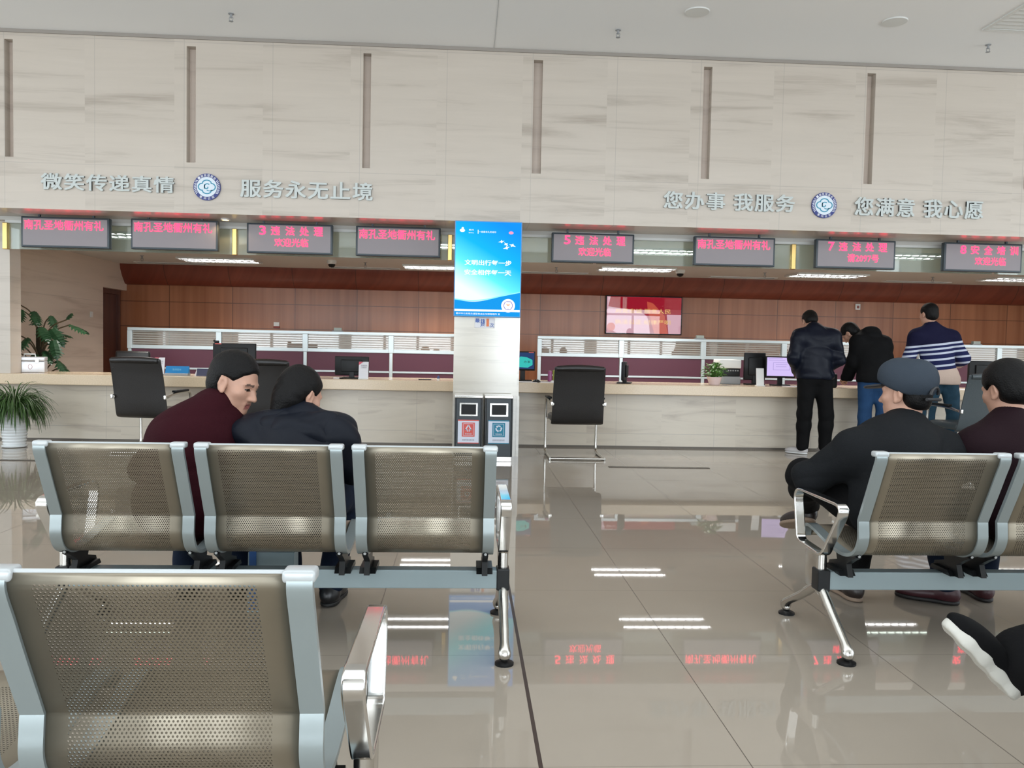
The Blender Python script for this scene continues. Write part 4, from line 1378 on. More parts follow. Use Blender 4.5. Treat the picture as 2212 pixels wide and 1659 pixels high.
def blade(mb, base, dirv, length, w, droop, n=7, twist=0.0):
    """one thin arching grass blade"""
    d = Vector(dirv).normalized()
    side = Vector((-d.y, d.x, 0))
    side = side.normalized() if side.length > 1e-4 else Vector((1, 0, 0))
    side = (side + Vector((0, 0, twist))).normalized()
    p = Vector(base)
    v, f = [], []
    vel = d.copy()
    for i in range(n):
        t_ = i / (n - 1)
        ww = w * math.sin(PI * min(1, 0.18 + 0.82 * (1 - t_))) * (1 - 0.2 * t_) if t_ < 0.98 else 0.0005
        v += [tuple(p - side * ww / 2), tuple(p + Vector((0, 0, -ww * 0.15))), tuple(p + side * ww / 2)]
        vel = (vel + Vector((0, 0, -droop / n))).normalized()
        p = p + vel * (length / n)
    for i in range(n - 1):
        a = i * 3
        f += [(a, a + 1, a + 4, a + 3), (a + 1, a + 2, a + 5, a + 4)]
    mb.add(v, f)


def thicken(o, th=0.0012):
    md = o.modifiers.new('thickness', 'SOLIDIFY')
    md.thickness = th
    return o


t = thing('potted_plant', 'grassy trailing plant in a tall ribbed white pot at the far left', 'plant', (-4.86, 9.24, 0))
prof = [(0.105, 0.0), (0.125, 0.008), (0.127, 0.02)]
for k in range(13):
    z = 0.03 + k * 0.032
    r = 0.108 + 0.045 * k / 12
    prof += [(r, z), (r + 0.007, z + 0.012), (r, z + 0.026)]
prof += [(0.158, 0.452), (0.163, 0.47), (0.150, 0.47), (0.145, 0.43)]
MB().lathe(prof, n=36).build('pot', MT['pot_white'], t, True)
MB().lathe([(0.0, 0.435), (0.147, 0.435)], n=24).build('soil', MT['soil'], t)
mb = MB()
for k in range(760):
    a = random.uniform(0, 2 * PI)
    el_ = random.uniform(0.7, 1.45)
    L = random.uniform(0.22, 0.52)
    r = random.uniform(0, 0.11)
    blade(mb, (r * math.cos(a), r * math.sin(a), 0.43), (math.cos(a) * math.cos(el_), math.sin(a) * math.cos(el_), math.sin(el_) * 1.3), L, random.uniform(0.008, 0.016), random.uniform(2.6, 5.0), 9)
thicken(mb.build('foliage', MT['leaf_mid'], t, True))


def lobed_leaf(mb, base, d, up, L, W):
    """monstera-like leaf: a midrib with finger lobes on both sides"""
    d = Vector(d).normalized()
    s = d.cross(Vector(up)).normalized()
    nrm = s.cross(d).normalized()
    base = Vector(base)
    K = 6
    for i in range(K):
        for sg in (-1, 1):
            t0 = i / K
            c = base + d * (L * t0 * 0.85) - nrm * (0.18 * L * t0 * t0)
            w = W * math.sin(PI * (0.22 + 0.70 * t0)) * random.uniform(0.85, 1.1)
            ld = (s * sg + d * (0.55 + 0.7 * t0)).normalized()
            b2 = (d * 0.5 + nrm * 0.0)
            tip = c + ld * w - nrm * w * 0.35
            mid = c + ld * w * 0.55 - nrm * w * 0.10
            hw = L / K * 0.80
            mb.add([tuple(c), tuple(c + d * hw * 1.7), tuple(mid + d * hw * 0.9), tuple(tip), tuple(mid - d * hw * 0.5)], [(0, 1, 2, 4), (4, 2, 3)])
    tip = base + d * L * 1.05 - nrm * 0.22 * L
    c = base + d * L * 0.8 - nrm * 0.12 * L
    mb.add([tuple(c - s * W * 0.3), tuple(c + s * W * 0.3), tuple(tip)], [(0, 1, 2)])


t = thing('philodendron', 'tall dark green split leaf plant against the stone side wall', 'plant', (-5.46, 11.0, 0))
MB().lathe([(0.14, 0), (0.17, 0.02), (0.20, 0.36), (0.21, 0.40), (0.18, 0.40), (0.17, 0.34)], n=28).build('pot', MT['pot_white'], t, True)
MB().lathe([(0.0, 0.35), (0.18, 0.35)], n=20).build('soil', MT['soil'], t)
MB().tube([(0, 0, 0.34), (0.01, 0, 0.9), (0.0, 0, 1.32)], [0.05, 0.055, 0.045], 12).build('moss_pole', plain('moss_pole_fibre', (0.035, 0.028, 0.014), 0.9, bump=0.8, bscale=60), t, True)
ms, ml = MB(), MB()
LV = [((-0.22, -0.05, 1.60), (-0.7, -0.3, 0.2), 0.22), ((-0.18, -0.12, 1.54), (0.2, -0.5, -0.6), 0.2), ((-0.02, -0.10, 1.52), (0.4, -0.3, -0.6), 0.22), ((0.12, 0.05, 1.47), (0.5, -0.3, -0.7), 0.2),
      ((-0.26, -0.12, 1.24), (-0.5, -0.5, -0.4), 0.22), ((-0.22, -0.2, 1.12), (-0.5, -0.5, -0.5), 0.22), ((-0.18, -0.2, 1.0), (-0.6, -0.3, -0.3), 0.24), ((0.10, -0.15, 1.32), (0.5, -0.4, -0.5), 0.26),
      ((0.20, -0.12, 1.30), (0.7, -0.3, -0.8), 0.28), ((0.42, -0.08, 1.36), (0.9, -0.2, -0.25), 0.27), ((0.38, -0.1, 1.42), (0.5, -0.2, 0.7), 0.12), ((0.26, -0.2, 1.16), (0.3, -0.3, -0.9), 0.26),
      ((0.16, -0.18, 1.02), (0.5, -0.4, -0.5), 0.22), ((0.28, -0.12, 0.90), (0.7, -0.3, -0.6), 0.24), ((0.30, -0.05, 0.82), (0.8, -0.2, -0.5), 0.24), ((-0.05, -0.2, 1.18), (-0.2, -0.8, -0.6), 0.24),
      ((0.05, -0.22, 0.98), (0.1, -0.8, -0.6), 0.24), ((-0.20, -0.15, 0.90), (-0.6, -0.6, -0.2), 0.22), ((0.06, -0.18, 0.84), (0.3, -0.7, -0.3), 0.22), ((-0.1, 0.1, 1.35), (-0.3, 0.6, 0.2), 0.2), ((0.15, 0.15, 1.25), (0.5, 0.6, -0.1), 0.2)]
for b, d, L in LV:
    z0 = max(0.5, b[2] - 0.33)
    ms.tube(smooth_path([(0.02, -0.02, z0), (b[0] * 0.45, b[1] * 0.5, (z0 + b[2]) / 2 + 0.07), b], 5), [0.009] * 11, 6)
    lobed_leaf(ml, b, d, (0, 0, 1) if abs(d[2]) < 0.75 else (0.3, -1, 0.3), L, L * 0.52)
ms.build('stems', MT['stem'], t, True)
thicken(ml.build('foliage', MT['leaf_dark'], t), 0.002)

t = thing('counter_plant', 'small bright green plant in a pinkish pot on the right counter', 'plant', (3.03, 9.95, CT))
MB().lathe([(0.055, 0), (0.062, 0.004), (0.088, 0.085), (0.092, 0.10), (0.082, 0.10), (0.076, 0.085)], n=26).build('pot', MT['pot_pink'], t, True)
MB().lathe([(0.0, 0.086), (0.079, 0.086)], n=20).build('soil', MT['soil'], t)
ms, ml = MB(), MB()
for k in range(170):
    a, el_ = random.uniform(0, 2 * PI), random.uniform(-0.25, 1.5)
    r = random.uniform(0.08, 0.155)
    c = Vector((r * math.cos(a) * math.cos(el_), r * math.sin(a) * math.cos(el_), 0.135 + r * 0.95 * math.sin(el_)))
    if k % 4 == 0:
        ms.tube([(0.03 * math.cos(a), 0.03 * math.sin(a), 0.085), tuple(c)], 0.0025, 5)
    dv = Vector((math.cos(a), math.sin(a), random.uniform(-0.7, 0.4))).normalized()
    sv = dv.cross(Vector((0, 0, 1))).normalized()
    l_ = random.uniform(0.035, 0.06)
    up = sv.cross(dv)
    ml.add([tuple(c - dv * l_ * 0.4), tuple(c + sv * l_ * 0.38), tuple(c + dv * l_ * 0.7), tuple(c - sv * l_ * 0.38), tuple(c + up * 0.006)], [(0, 1, 4), (1, 2, 4), (2, 3, 4), (3, 0, 4)])
ms.build('stems', MT['leaf_bright'], t)
thicken(ml.build('foliage', MT['leaf_bright'], t))

# ------------------------------------------------------------------ waiting benches (three seats on a beam)
PROF = [(0.030, 0.818), (0.004, 0.826), (0.002, 0.800), (0.028, 0.745), (0.062, 0.672), (0.102, 0.590), (0.122, 0.548), (0.1185, 0.515), (0.1175, 0.472), (0.140, 0.428), (0.182, 0.400), (0.235, 0.388), (0.30, 0.387), (0.40, 0.400), (0.50, 0.420), (0.58, 0.432), (0.625, 0.422), (0.648, 0.395), (0.652, 0.372)]


def prof_smooth():
    a = smooth_path(PROF[1:7], 4)
    b = smooth_path(PROF[6:], 4)
    return [PROF[0]] + a[:-1] + b


PS = prof_smooth()


def bench_parts():
    t = thing('waiting_bench', '-', 'bench', (0, 0, 0), 0, 'steel three seat waiting benches')
    P = 0.557
    for k in (-1, 0, 1):
        x0, x1 = k * P - 0.26, k * P + 0.26
        # perforated shell with metre UVs
        me = bpy.data.meshes.new('seat_shell')
        vs_, fs_, uvs = [], [], []
        arc = 0
        sl = []
        for i, (y, z) in enumerate(PS):
            if i:
                arc += math.hypot(y - PS[i - 1][0], z - PS[i - 1][1])
            sl.append(arc)
            vs_ += [(x0 + 0.035, y, z), (x1 - 0.035, y, z)]
        for i in range(len(PS) - 1):
            fs_.append((2 * i, 2 * i + 1, 2 * i + 3, 2 * i + 2))
            uvs += [(0, sl[i]), (0.45, sl[i]), (0.45, sl[i + 1]), (0, sl[i + 1])]
        me.from_pydata(vs_, [], fs_)
        lay = me.uv_layers.new(name='UVMap')
        lay.data.foreach_set('uv', [c for q in uvs for c in q])
        me.materials.append(MT['perf'])
        me.polygons.foreach_set('use_smooth', [True] * len(me.polygons))
        me.set_sharp_from_angle(angle=math.radians(50))
        sh = bpy.data.objects.new('seat_shell', me)
        COL.objects.link(sh)
        sh.parent = t
        md = sh.modifiers.new('thickness', 'SOLIDIFY')
        md.thickness = 0.0016
        md.offset = 0
        for a, b in ((x0, x0 + 0.042), (x1 - 0.042, x1)):
            fr = MB().strip_yz(PS, a, b, 0.014).build('side_frame', MT['frame'], sh, True, angle=35)
        for a, b in ((x0 - 0.004, x0 + 0.050), (x1 - 0.050, x1 + 0.004)):
            MB().rbox(a, b, -0.006, 0.036, 0.812, 0.834, 0.007).build('end_cap', MT['cap_end'], sh, True)
        MB().cyl((x0 + 0.04, 0.010, 0.826), (x1 - 0.04, 0.010, 0.826), 0.0055, 8).build('top_edge', MT['cap_end'], sh, True)
        for xb in (x0 + 0.03, x1 - 0.03):
            mb = MB()
            mb.yzprism([(0.225, 0.295), (0.415, 0.295), (0.400, 0.325), (0.330, 0.345), (0.345, 0.385), (0.235, 0.385), (0.175, 0.405), (0.165, 0.39), (0.20, 0.372), (0.245, 0.345)], xb - 0.011, xb + 0.011)
            mb.yzprism([(0.25, 0.295), (0.40, 0.295), (0.385, 0.315), (0.27, 0.315)], xb - 0.032, xb + 0.032)
            mb.cyl((xb, 0.172, 0.402), (xb, 0.160, 0.398), 0.008, 10)
            br = mb.build('bracket', MT['cast'], sh)
            MB().cyl((xb, 0.158, 0.397), (xb, 0.165, 0.399), 0.0055, 10).build('bolt', MT['cap_end'], br)
    MB().rbox(-0.85, 0.85, 0.30, 0.36, 0.222, 0.297, 0.004).build('beam', MT['beam'], t)
    for s in (-1, 1):
        xc = s * 0.863
        loop = []

        def corner(c, p0, p1, r, n=6):
            c, p0, p1 = Vector(c), Vector(p0), Vector(p1)
            a, b = c + (p0 - c).normalized() * r, c + (p1 - c).normalized() * r
            return [tuple(a * (1 - t_) ** 2 + c * 2 * t_ * (1 - t_) + b * t_ ** 2) for t_ in [i / n for i in range(n + 1)]]
        q = [(0.305, 0.365), (0.120, 0.600), (0.600, 0.600), (0.545, 0.375)]
        loop += corner(q[0], q[3], q[1], 0.03) + corner(q[1], q[0], q[2], 0.075, 8) + corner(q[2], q[1], q[3], 0.075, 8) + corner(q[3], q[2], q[0], 0.03)
        arm = MB().strip_yz(loop, xc - 0.022, xc + 0.022, 0.012, closed=True)
        ao = arm.build('armrest', MT['chrome'], t, True, angle=35)
        md = ao.modifiers.new('soft_edges', 'BEVEL')
        md.width = 0.0045
        md.segments = 3
        md.limit_method = 'ANGLE'
        md.angle_limit = math.radians(50)
        leg = MB()
        leg.tube([(xc, 0.33, 0.375), (xc, 0.33, 0.20)], 0.021, 14)
        leg.rbox(xc - 0.018, xc + 0.018, 0.33, 0.46, 0.20, 0.37, 0.012)
        L_ = leg.build('leg_hub', MT['steel'], t, True)
        MB().rbox(xc - 0.026, xc + 0.026, 0.295, 0.365, 0.215, 0.304, 0.006).build('beam_plug', MT['cast'], L_)
        for yf in (0.077, 0.678):
            lg = MB().tube(smooth_path([(xc, 0.335 + (0.03 if yf > 0.3 else -0.01), 0.225), (xc, yf + (0.335 - yf) * 0.45, 0.135), (xc, yf, 0.055), (xc, yf, 0.018)], 5), [0.021] * 4 + [0.019] * 4 + [0.0175, 0.019, 0.022, 0.025, 0.024, 0.022, 0.018, 0.013], 14).build('leg', MT['steel'], t, True)
            MB().lathe([(0.036, 0.0), (0.036, 0.008), (0.020, 0.016), (0.0, 0.018)], xc, yf, 0, 20).build('foot_pad', MT['black'], lg, True)
    return t


b0 = bench_parts()
b0.location = (-0.697, 3.0, 0)
b0['label'] = 'steel bench in the middle row where the maroon and navy pair sit'


def copy_deep(o, parent=None):
    c = o.copy()
    COL.objects.link(c)
    if parent:
        c.parent = parent
    for ch in list(o.children):
        copy_deep(ch, c)
    return c


for loc, lab in (((2.352, 3.0, 0), 'steel bench on the right where the man in the grey cap sits'), ((-1.055, 1.335, 0), 'nearest empty steel bench cut off at the lower left'), ((2.34, 1.20, 0), 'steel bench under the person whose black shoe shows at the lower right')):
    c = copy_deep(b0)
    c.location = loc
    c['label'] = lab

t = thing('carrier_bag', 'pale blue bag on the floor under the middle bench', 'bag', (-0.84, 3.72, 0))
mb = MB()
mb.yzprism([(-0.06, 0.0), (0.06, 0.0), (0.045, 0.27), (-0.045, 0.27)], -0.10, 0.10)
mb.build('body', MT['bag_blue'], t)
MB().box(-0.09, -0.06, -0.066, -0.06, 0.02, 0.28).build('strap', MT['bag_strap'], t)

# ------------------------------------------------------------------ people: smooth implicit bodies meshed with surface nets
f32 = np.float32


def V3(p):
    return np.array(p, dtype=f32)


def unit(v):
    v = V3(v)
    return v / np.linalg.norm(v)


def rc(a, b, ra, rb):
    a, b = V3(a), V3(b)
    ab = b - a
    l2 = float(ab @ ab) + 1e-9

    def f(p):
        t = np.clip(((p - a) @ ab) / l2, 0, 1)
        q = p - a - t[:, None] * ab
        return np.sqrt((q * q).sum(1)) - (ra + (rb - ra) * t)
    lo, hi = np.minimum(a - ra, b - rb), np.maximum(a + ra, b + rb)
    return f, lo, hi


def el(c, r, B=None):
    """ellipsoid, B = 3x3 with local axes as rows"""
    c, r = V3(c), V3(r)
    B = np.eye(3, dtype=f32) if B is None else np.asarray(B, f32)

    def f(p):
        q = (p - c) @ B.T
        k0 = np.sqrt(((q / r) ** 2).sum(1)) + 1e-6
        k1 = np.sqrt(((q / (r * r)) ** 2).sum(1)) + 1e-6
        return k0 * (k0 - 1) / k1
    m = float(r.max())
    return f, c - m, c + m


def slab(c, n, off=0.0):
    """half space below the plane: negative where (p - c).n < off"""
    c, n = V3(c), unit(n)

    def f(p):
        return (p - c) @ n - off
    return f, None, None


def bx(c, h, B, r=0.01):
    c, h = V3(c), V3(h) - r
    B = np.asarray(B, f32)

    def f(p):
        q = np.abs((p - c) @ B.T) - h
        return np.sqrt((np.maximum(q, 0) ** 2).sum(1)) + np.minimum(q.max(1), 0) - r
    m = float(np.linalg.norm(h)) + r
    return f, c - m, c + m


class Field:
    def __init__(self):
        self.ops = []
        self.noise = None

    def u(self, pr, k=0.02):
        self.ops.append(('u', pr, k))
        return self

    def cut(self, pr, k=0.01):
        self.ops.append(('s', pr, k))
        return self

    def keep(self, pr, k=0.01):
        self.ops.append(('i', pr, k))
        return self

    def ev(self, p):
        d = None
        for op, pr, k in self.ops:
            e_ = pr[0](p)
            if d is None:
                d = e_
                continue
            if op == 'u':
                h = np.maximum(k - np.abs(d - e_), 0) / k
                d = np.minimum(d, e_) - h * h * k * 0.25
            else:
                if op == 's':
                    e_ = -e_
                h = np.maximum(k - np.abs(d - e_), 0) / k
                d = np.maximum(d, e_) + h * h * k * 0.25
        if self.noise is not None:
            d = d + self.noise(p)
        return d

    def mesh(self, vox):
        los = [pr[1] for op, pr, k in self.ops if op == 'u']
        his = [pr[2] for op, pr, k in self.ops if op == 'u']
        lo = np.min(los, 0) - 3 * vox - 0.01
        hi = np.max(his, 0) + 3 * vox + 0.01
        S = 8
        nb = np.ceil((hi - lo) / (vox * S)).astype(int)
        bi = np.stack(np.meshgrid(*[np.arange(n) for n in nb], indexing='ij'), -1).reshape(-1, 3)
        cen = (lo + (bi + 0.5) * S * vox).astype(f32)
        dc = self.ev(cen)
        act = np.abs(dc) < S * vox * 1.9 + 0.02
        vals = np.empty(tuple(nb * S), f32)
        big = np.where(dc < 0, -1, 1).astype(f32).reshape(nb)
        vals[:] = np.repeat(np.repeat(np.repeat(big, S, 0), S, 1), S, 2)
        loc = np.stack(np.meshgrid(*[np.arange(S)] * 3, indexing='ij'), -1).reshape(-1, 3)
        ab = bi[act]
        for s0 in range(0, len(ab), 1500):
            q = ab[s0:s0 + 1500]
            ijk = (q[:, None, :] * S + loc[None]).reshape(-1, 3)
            d = self.ev((lo + ijk * vox).astype(f32))
            vals[ijk[:, 0], ijk[:, 1], ijk[:, 2]] = d
        ins = vals < 0
        n0, n1, n2 = vals.shape
        c = np.zeros((n0 - 1, n1 - 1, n2 - 1), np.uint8)
        for a in (0, 1):
            for b in (0, 1):
                for g in (0, 1):
                    c += ins[a:n0 - 1 + a, b:n1 - 1 + b, g:n2 - 1 + g]
        cells = np.argwhere((c > 0) & (c < 8))
        idx = np.full(c.shape, -1, np.int32)
        idx[cells[:, 0], cells[:, 1], cells[:, 2]] = np.arange(len(cells))
        corners = np.array([[a, b, g] for a in (0, 1) for b in (0, 1) for g in (0, 1)])
        cv = np.stack([vals[cells[:, 0] + a, cells[:, 1] + b, cells[:, 2] + g] for a, b, g in corners], 1)
        acc = np.zeros((len(cells), 3))
        cnt = np.zeros(len(cells))
        for i in range(8):
            for j in range(i + 1, 8):
                if np.abs(corners[i] - corners[j]).sum() != 1:
                    continue
                v0, v1 = cv[:, i], cv[:, j]
                m = (v0 < 0) != (v1 < 0)
                t = np.where(m, v0 / np.where(m, v0 - v1, 1), 0)
                acc += np.where(m[:, None], corners[i] + t[:, None] * (corners[j] - corners[i]), 0)
                cnt += m
        verts = lo + (cells + acc / cnt[:, None]) * vox
        faces = []
        for ax in range(3):
            b_, g_ = (ax + 1) % 3, (ax + 2) % 3
            sl0 = [slice(None)] * 3
            sl1 = [slice(None)] * 3
            sl0[ax] = slice(0, -1)
            sl1[ax] = slice(1, None)
            e_ = np.argwhere(ins[tuple(sl0)] != ins[tuple(sl1)])
            e_ = e_[(e_[:, b_] > 0) & (e_[:, g_] > 0) & (e_[:, b_] < vals.shape[b_] - 1) & (e_[:, g_] < vals.shape[g_] - 1)]
            q = []
            for db, dg in ((-1, -1), (0, -1), (0, 0), (-1, 0)):
                k = e_.copy()
                k[:, b_] += db
                k[:, g_] += dg
                q.append(idx[k[:, 0], k[:, 1], k[:, 2]])
            q = np.stack(q, 1)
            fl = ins[e_[:, 0], e_[:, 1], e_[:, 2]]
            q = np.where(fl[:, None], q, q[:, ::-1])
            faces.append(q[(q >= 0).all(1)])
        return verts, np.concatenate(faces)

    def build(self, name, mats, parent, vox, matfn=None, smooth_it=2):
        v, f = self.mesh(vox)
        me = bpy.data.meshes.new(name)
        me.vertices.add(len(v))
        me.vertices.foreach_set('co', v.astype(f32).ravel())
        me.loops.add(len(f) * 4)
        me.loops.foreach_set('vertex_index', f.astype(np.int32).ravel())
        me.polygons.add(len(f))
        me.polygons.foreach_set('loop_start', np.arange(len(f), dtype=np.int32) * 4)
        me.polygons.foreach_set('loop_total', np.full(len(f), 4, np.int32))
        for m in (mats if isinstance(mats, (list, tuple)) else [mats]):
            me.materials.append(m)
        if matfn is not None:
            me.polygons.foreach_set('material_index', matfn(v[f].mean(1)).astype(np.int32))
        me.polygons.foreach_set('use_smooth', np.ones(len(f), bool))
        me.update(calc_edges=True)
        me.validate()
        o = bpy.data.objects.new(name, me)
        COL.objects.link(o)
        if parent:
            o.parent = parent
            o.matrix_parent_inverse = parent.matrix_world.inverted()
        return o


def folds(amp, seed, fz=26.0, horiz=1.0):
    rs = np.random.RandomState(seed)
    ks = [(unit(rs.normal(size=3) * np.array([1, 1, 1 + 1.2 * horiz])) * fz * rs.uniform(0.6, 1.7), rs.uniform(0, 6.28)) for _ in range(6)]
    warp = [(unit(rs.normal(size=3)) * 9, rs.uniform(0, 6.28)) for _ in range(3)]

    def f(p):
        w = sum(np.sin(p @ k.astype(f32) + ph) for k, ph in warp) * 0.7
        s = sum(np.sin(p @ k.astype(f32) + ph + w) for k, ph in ks) / 6.0
        return (-amp * np.abs(s) * 2.0 + amp * 0.6).astype(f32)
    return f


def basis(fwd, up=(0, 0, 1), roll=0.0):
    """rows: right, forward, up"""
    f = unit(fwd)
    r = np.cross(f, V3(up))
    r = r / np.linalg.norm(r)
    u = np.cross(r, f)
    if roll:
        r, u = r * math.cos(roll) + u * math.sin(roll), u * math.cos(roll) - r * math.sin(roll)
    return np.stack([r, f, u]).astype(f32)


def head_field(F, c, B, sc=1.0, open_mouth=False):
    P = lambda x, y, z: V3(c) + (V3((x, y, z)) * sc) @ B
    s = sc
    F.u(el(P(0, -0.018, 0.036), (0.076 * s, 0.094 * s, 0.080 * s), B), 0.02)
    F.u(el(P(0, 0.028, -0.020), (0.066 * s, 0.060 * s, 0.085 * s), B), 0.03)
    F.u(el(P(0, 0.020, -0.070), (0.056 * s, 0.052 * s, 0.042 * s), B), 0.03)
    F.u(el(P(0, 0.066, -0.098), (0.024 * s, 0.020 * s, 0.018 * s), B), 0.025)
    for q in (-1, 1):
        F.u(el(P(q * 0.044, 0.056, -0.022), (0.022 * s, 0.018 * s, 0.018 * s), B), 0.025)
        F.u(rc(P(q * 0.010, 0.084, 0.020), P(q * 0.046, 0.070, 0.020), 0.009 * s, 0.008 * s), 0.014)
        F.cut(el(P(q * 0.032, 0.096, 0.001), (0.018 * s, 0.016 * s, 0.010 * s), B), 0.012)
        F.u(el(P(q * 0.031, 0.070, 0.000), (0.013 * s, 0.0125 * s, 0.010 * s), B), 0.003)
    F.u(rc(P(0, 0.080, 0.010), P(0, 0.104, -0.032), 0.008 * s, 0.0115 * s), 0.014)
    for q in (-1, 1):
        F.u(el(P(q * 0.012, 0.090, -0.036), (0.009 * s, 0.010 * s, 0.008 * s), B), 0.008)
        F.cut(el(P(q * 0.007, 0.096, -0.046), (0.004 * s, 0.006 * s, 0.004 * s), B), 0.003)
    F.u(rc(P(-0.018, 0.076, -0.060), P(0.018, 0.076, -0.060), 0.009 * s, 0.009 * s), 0.010)
    F.u(rc(P(-0.015, 0.074, -0.074), P(0.015, 0.074, -0.074), 0.010 * s, 0.010 * s), 0.006)
    if open_mouth:
        F.cut(el(P(0, 0.092, -0.067), (0.017 * s, 0.018 * s, 0.005 * s), B), 0.004)
    for q in (-1, 1):
        E_ = B
        F.u(el(P(q * 0.078, -0.008, -0.006), (0.010 * s, 0.021 * s, 0.034 * s), E_), 0.006)
        F.cut(el(P(q * 0.089, -0.002, -0.004), (0.007 * s, 0.010 * s, 0.019 * s), E_), 0.006)
        F.u(rc(P(q * 0.086, -0.016, 0.022), P(q * 0.086, -0.020, -0.012), 0.0055 * s, 0.0050 * s), 0.005)
        F.u(el(P(q * 0.080, 0.002, -0.034), (0.008 * s, 0.009 * s, 0.010 * s), E_), 0.008)


def hand_field(F, w, d, nrm, side, curl=0.5, s=1.0):
    """w wrist, d direction along the hand, nrm back-of-hand normal, side +1: thumb on d x nrm side"""
    d, nrm = unit(d), unit(nrm)
    nrm = unit(nrm - d * float(nrm @ d))
    lat = np.cross(d, nrm) * side
    B = np.stack([lat, d, nrm]).astype(f32)
    w = V3(w)
    pc = w + d * 0.050 * s
    F.u(rc(w - d * 0.03, w + d * 0.012, 0.025 * s, 0.024 * s), 0.02)
    F.u(el(pc, (0.040 * s, 0.050 * s, 0.016 * s), B), 0.02)
    for k, (x, L) in enumerate(((0.028, 0.072), (0.0095, 0.080), (-0.0095, 0.074), (-0.028, 0.058))):
        b = w + (d * 0.088 + lat * x) * s
        c1, c2 = curl * (0.5 + 0.1 * k), curl * (1.2 + 0.1 * k)
        d1 = d * math.cos(c1) - nrm * math.sin(c1) + lat * x * 1.5
        d2 = d * math.cos(c1 + c2) - nrm * math.sin(c1 + c2)
        m = b + d1 * L * 0.5 * s
        t = m + d2 * L * 0.5 * s
        F.u(rc(w + (d * 0.06 + lat * x * 0.85) * s, b, 0.010 * s, 0.0095 * s), 0.010)
        F.u(rc(b, m, 0.0092 * s, 0.0085 * s), 0.003)
        F.u(rc(m, t, 0.0085 * s, 0.0072 * s), 0.003)
    b = w + (d * 0.025 + lat * 0.030) * s
    m = b + (d * 0.028 + lat * 0.026 - nrm * 0.012) * s
    t = m + (d * 0.030 + lat * 0.006 - nrm * 0.012) * s
    F.u(rc(b, m, 0.013 * s, 0.011 * s), 0.012)
    F.u(rc(m, t, 0.0105 * s, 0.0085 * s), 0.004)


def torso_field(F, J, inf=0.0, k=0.07, belly=1.0, hem=None):
    """torso from pelvis to shoulders"""
    pel, nek = V3(J['pel']), V3(J['nek'])
    che = V3(J.get('che', pel * 0.38 + nek * 0.62))
    sL, sR = V3(J['sL']), V3(J['sR'])
    rt = unit(sR - sL)
    up1 = unit(che - pel)
    B1 = basis(np.cross(up1, rt), up1)
    up2 = unit(nek - che)
    B2 = basis(np.cross(up2, rt), up2)
    F.u(el(pel, (0.155 + inf, 0.110 + inf, 0.125 + inf), B1), k)
    F.u(el(pel * 0.5 + che * 0.5, ((0.140 + inf) * belly, (0.105 + inf) * belly, 0.15 + inf), B1), k)
    F.u(el(che - up2 * 0.01, (0.160 + inf, 0.112 + inf, 0.165 + inf), B2), k)
    F.u(rc(sL * 0.92 + sR * 0.08 - up2 * 0.01, sR * 0.92 + sL * 0.08 - up2 * 0.01, 0.060 + inf, 0.060 + inf), k)
    F.u(rc(nek - up2 * 0.03, nek - up2 * 0.03 + rt * 0.001, 0.062 + inf * 0.8, 0.062 + inf * 0.8), k)
    for s_ in (sL, sR):
        F.u(rc(nek + up2 * 0.005, s_, 0.048 + inf * 0.7, 0.055 + inf), 0.05)


def arm_field(F, J, q, inf=0.0, to_wrist=1.0, k=0.03):
    s, e, w = V3(J['s' + q]), V3(J['e' + q]), V3(J['w' + q])
    F.u(rc(s, e, 0.056 + inf, 0.042 + inf), k + 0.02)
    F.u(rc(e, e + (w - e) * to_wrist, 0.043 + inf, 0.030 + inf + 0.012 * (inf > 0.005)), k)


def leg_field(F, J, q, inf=0.0, to=1.0, k=0.04):
    h, kn, a = V3(J['h' + q]), V3(J['k' + q]), V3(J['a' + q])
    F.u(rc(h, kn, 0.086 + inf, 0.056 + inf), k + 0.02)
    mid = kn + (a - kn) * 0.35
    F.u(rc(kn, mid, 0.055 + inf, 0.054 + inf), k)
    F.u(rc(mid, kn + (a - kn) * to, 0.054 + inf, 0.038 + inf * 1.3), k)


SKIN = plain('skin', (0.47, 0.262, 0.185), 0.5, bump=0.05, bscale=150, var=0.08, vscale=18)
LIPS = plain('lips', (0.36, 0.13, 0.11), 0.45)
EYE = plain('dark_eye', (0.02, 0.014, 0.011), 0.15)
BROW = plain('eyebrow_hair', (0.10, 0.055, 0.04), 0.7)
HAIR = plain('black_hair', (0.0045, 0.004, 0.004), 0.5, spec=0.16, bump=0.35, bscale=170)


def short_hair(F, c, B, sc=1.0, nape=-0.06, line=0.055, thick=1.0, extra=None):
    P = lambda x, y, z: V3(c) + (V3((x, y, z)) * sc) @ B
    s = sc
    th = 0.010 * thick
    F.u(el(P(0, -0.022, 0.042), ((0.078 + th) * s, (0.094 + th) * s, (0.082 + th * 1.2) * s), B), 0.02)
    F.u(el(P(0, -0.055, -0.020), ((0.066 + th * 0.6) * s, (0.052 + th) * s, 0.062 * s), B), 0.03)
    # face, ears and neck left free
    n_face = V3((0, 0.80, -0.60)) @ B
    F.cut((lambda p, c0=P(0, line, 0.020), n=unit(n_face): -((p - c0) @ n), None, None), 0.012)
    for q in (-1, 1):
        F.cut(el(P(q * 0.085, 0.004, -0.018), (0.030 * s, 0.034 * s, 0.044 * s), B), 0.012)
    n_dn = V3((0, 0.15, -1.0)) @ B
    F.cut((lambda p, c0=P(0, -0.05, nape), n=unit(n_dn): -((p - c0) @ n), None, None), 0.010)


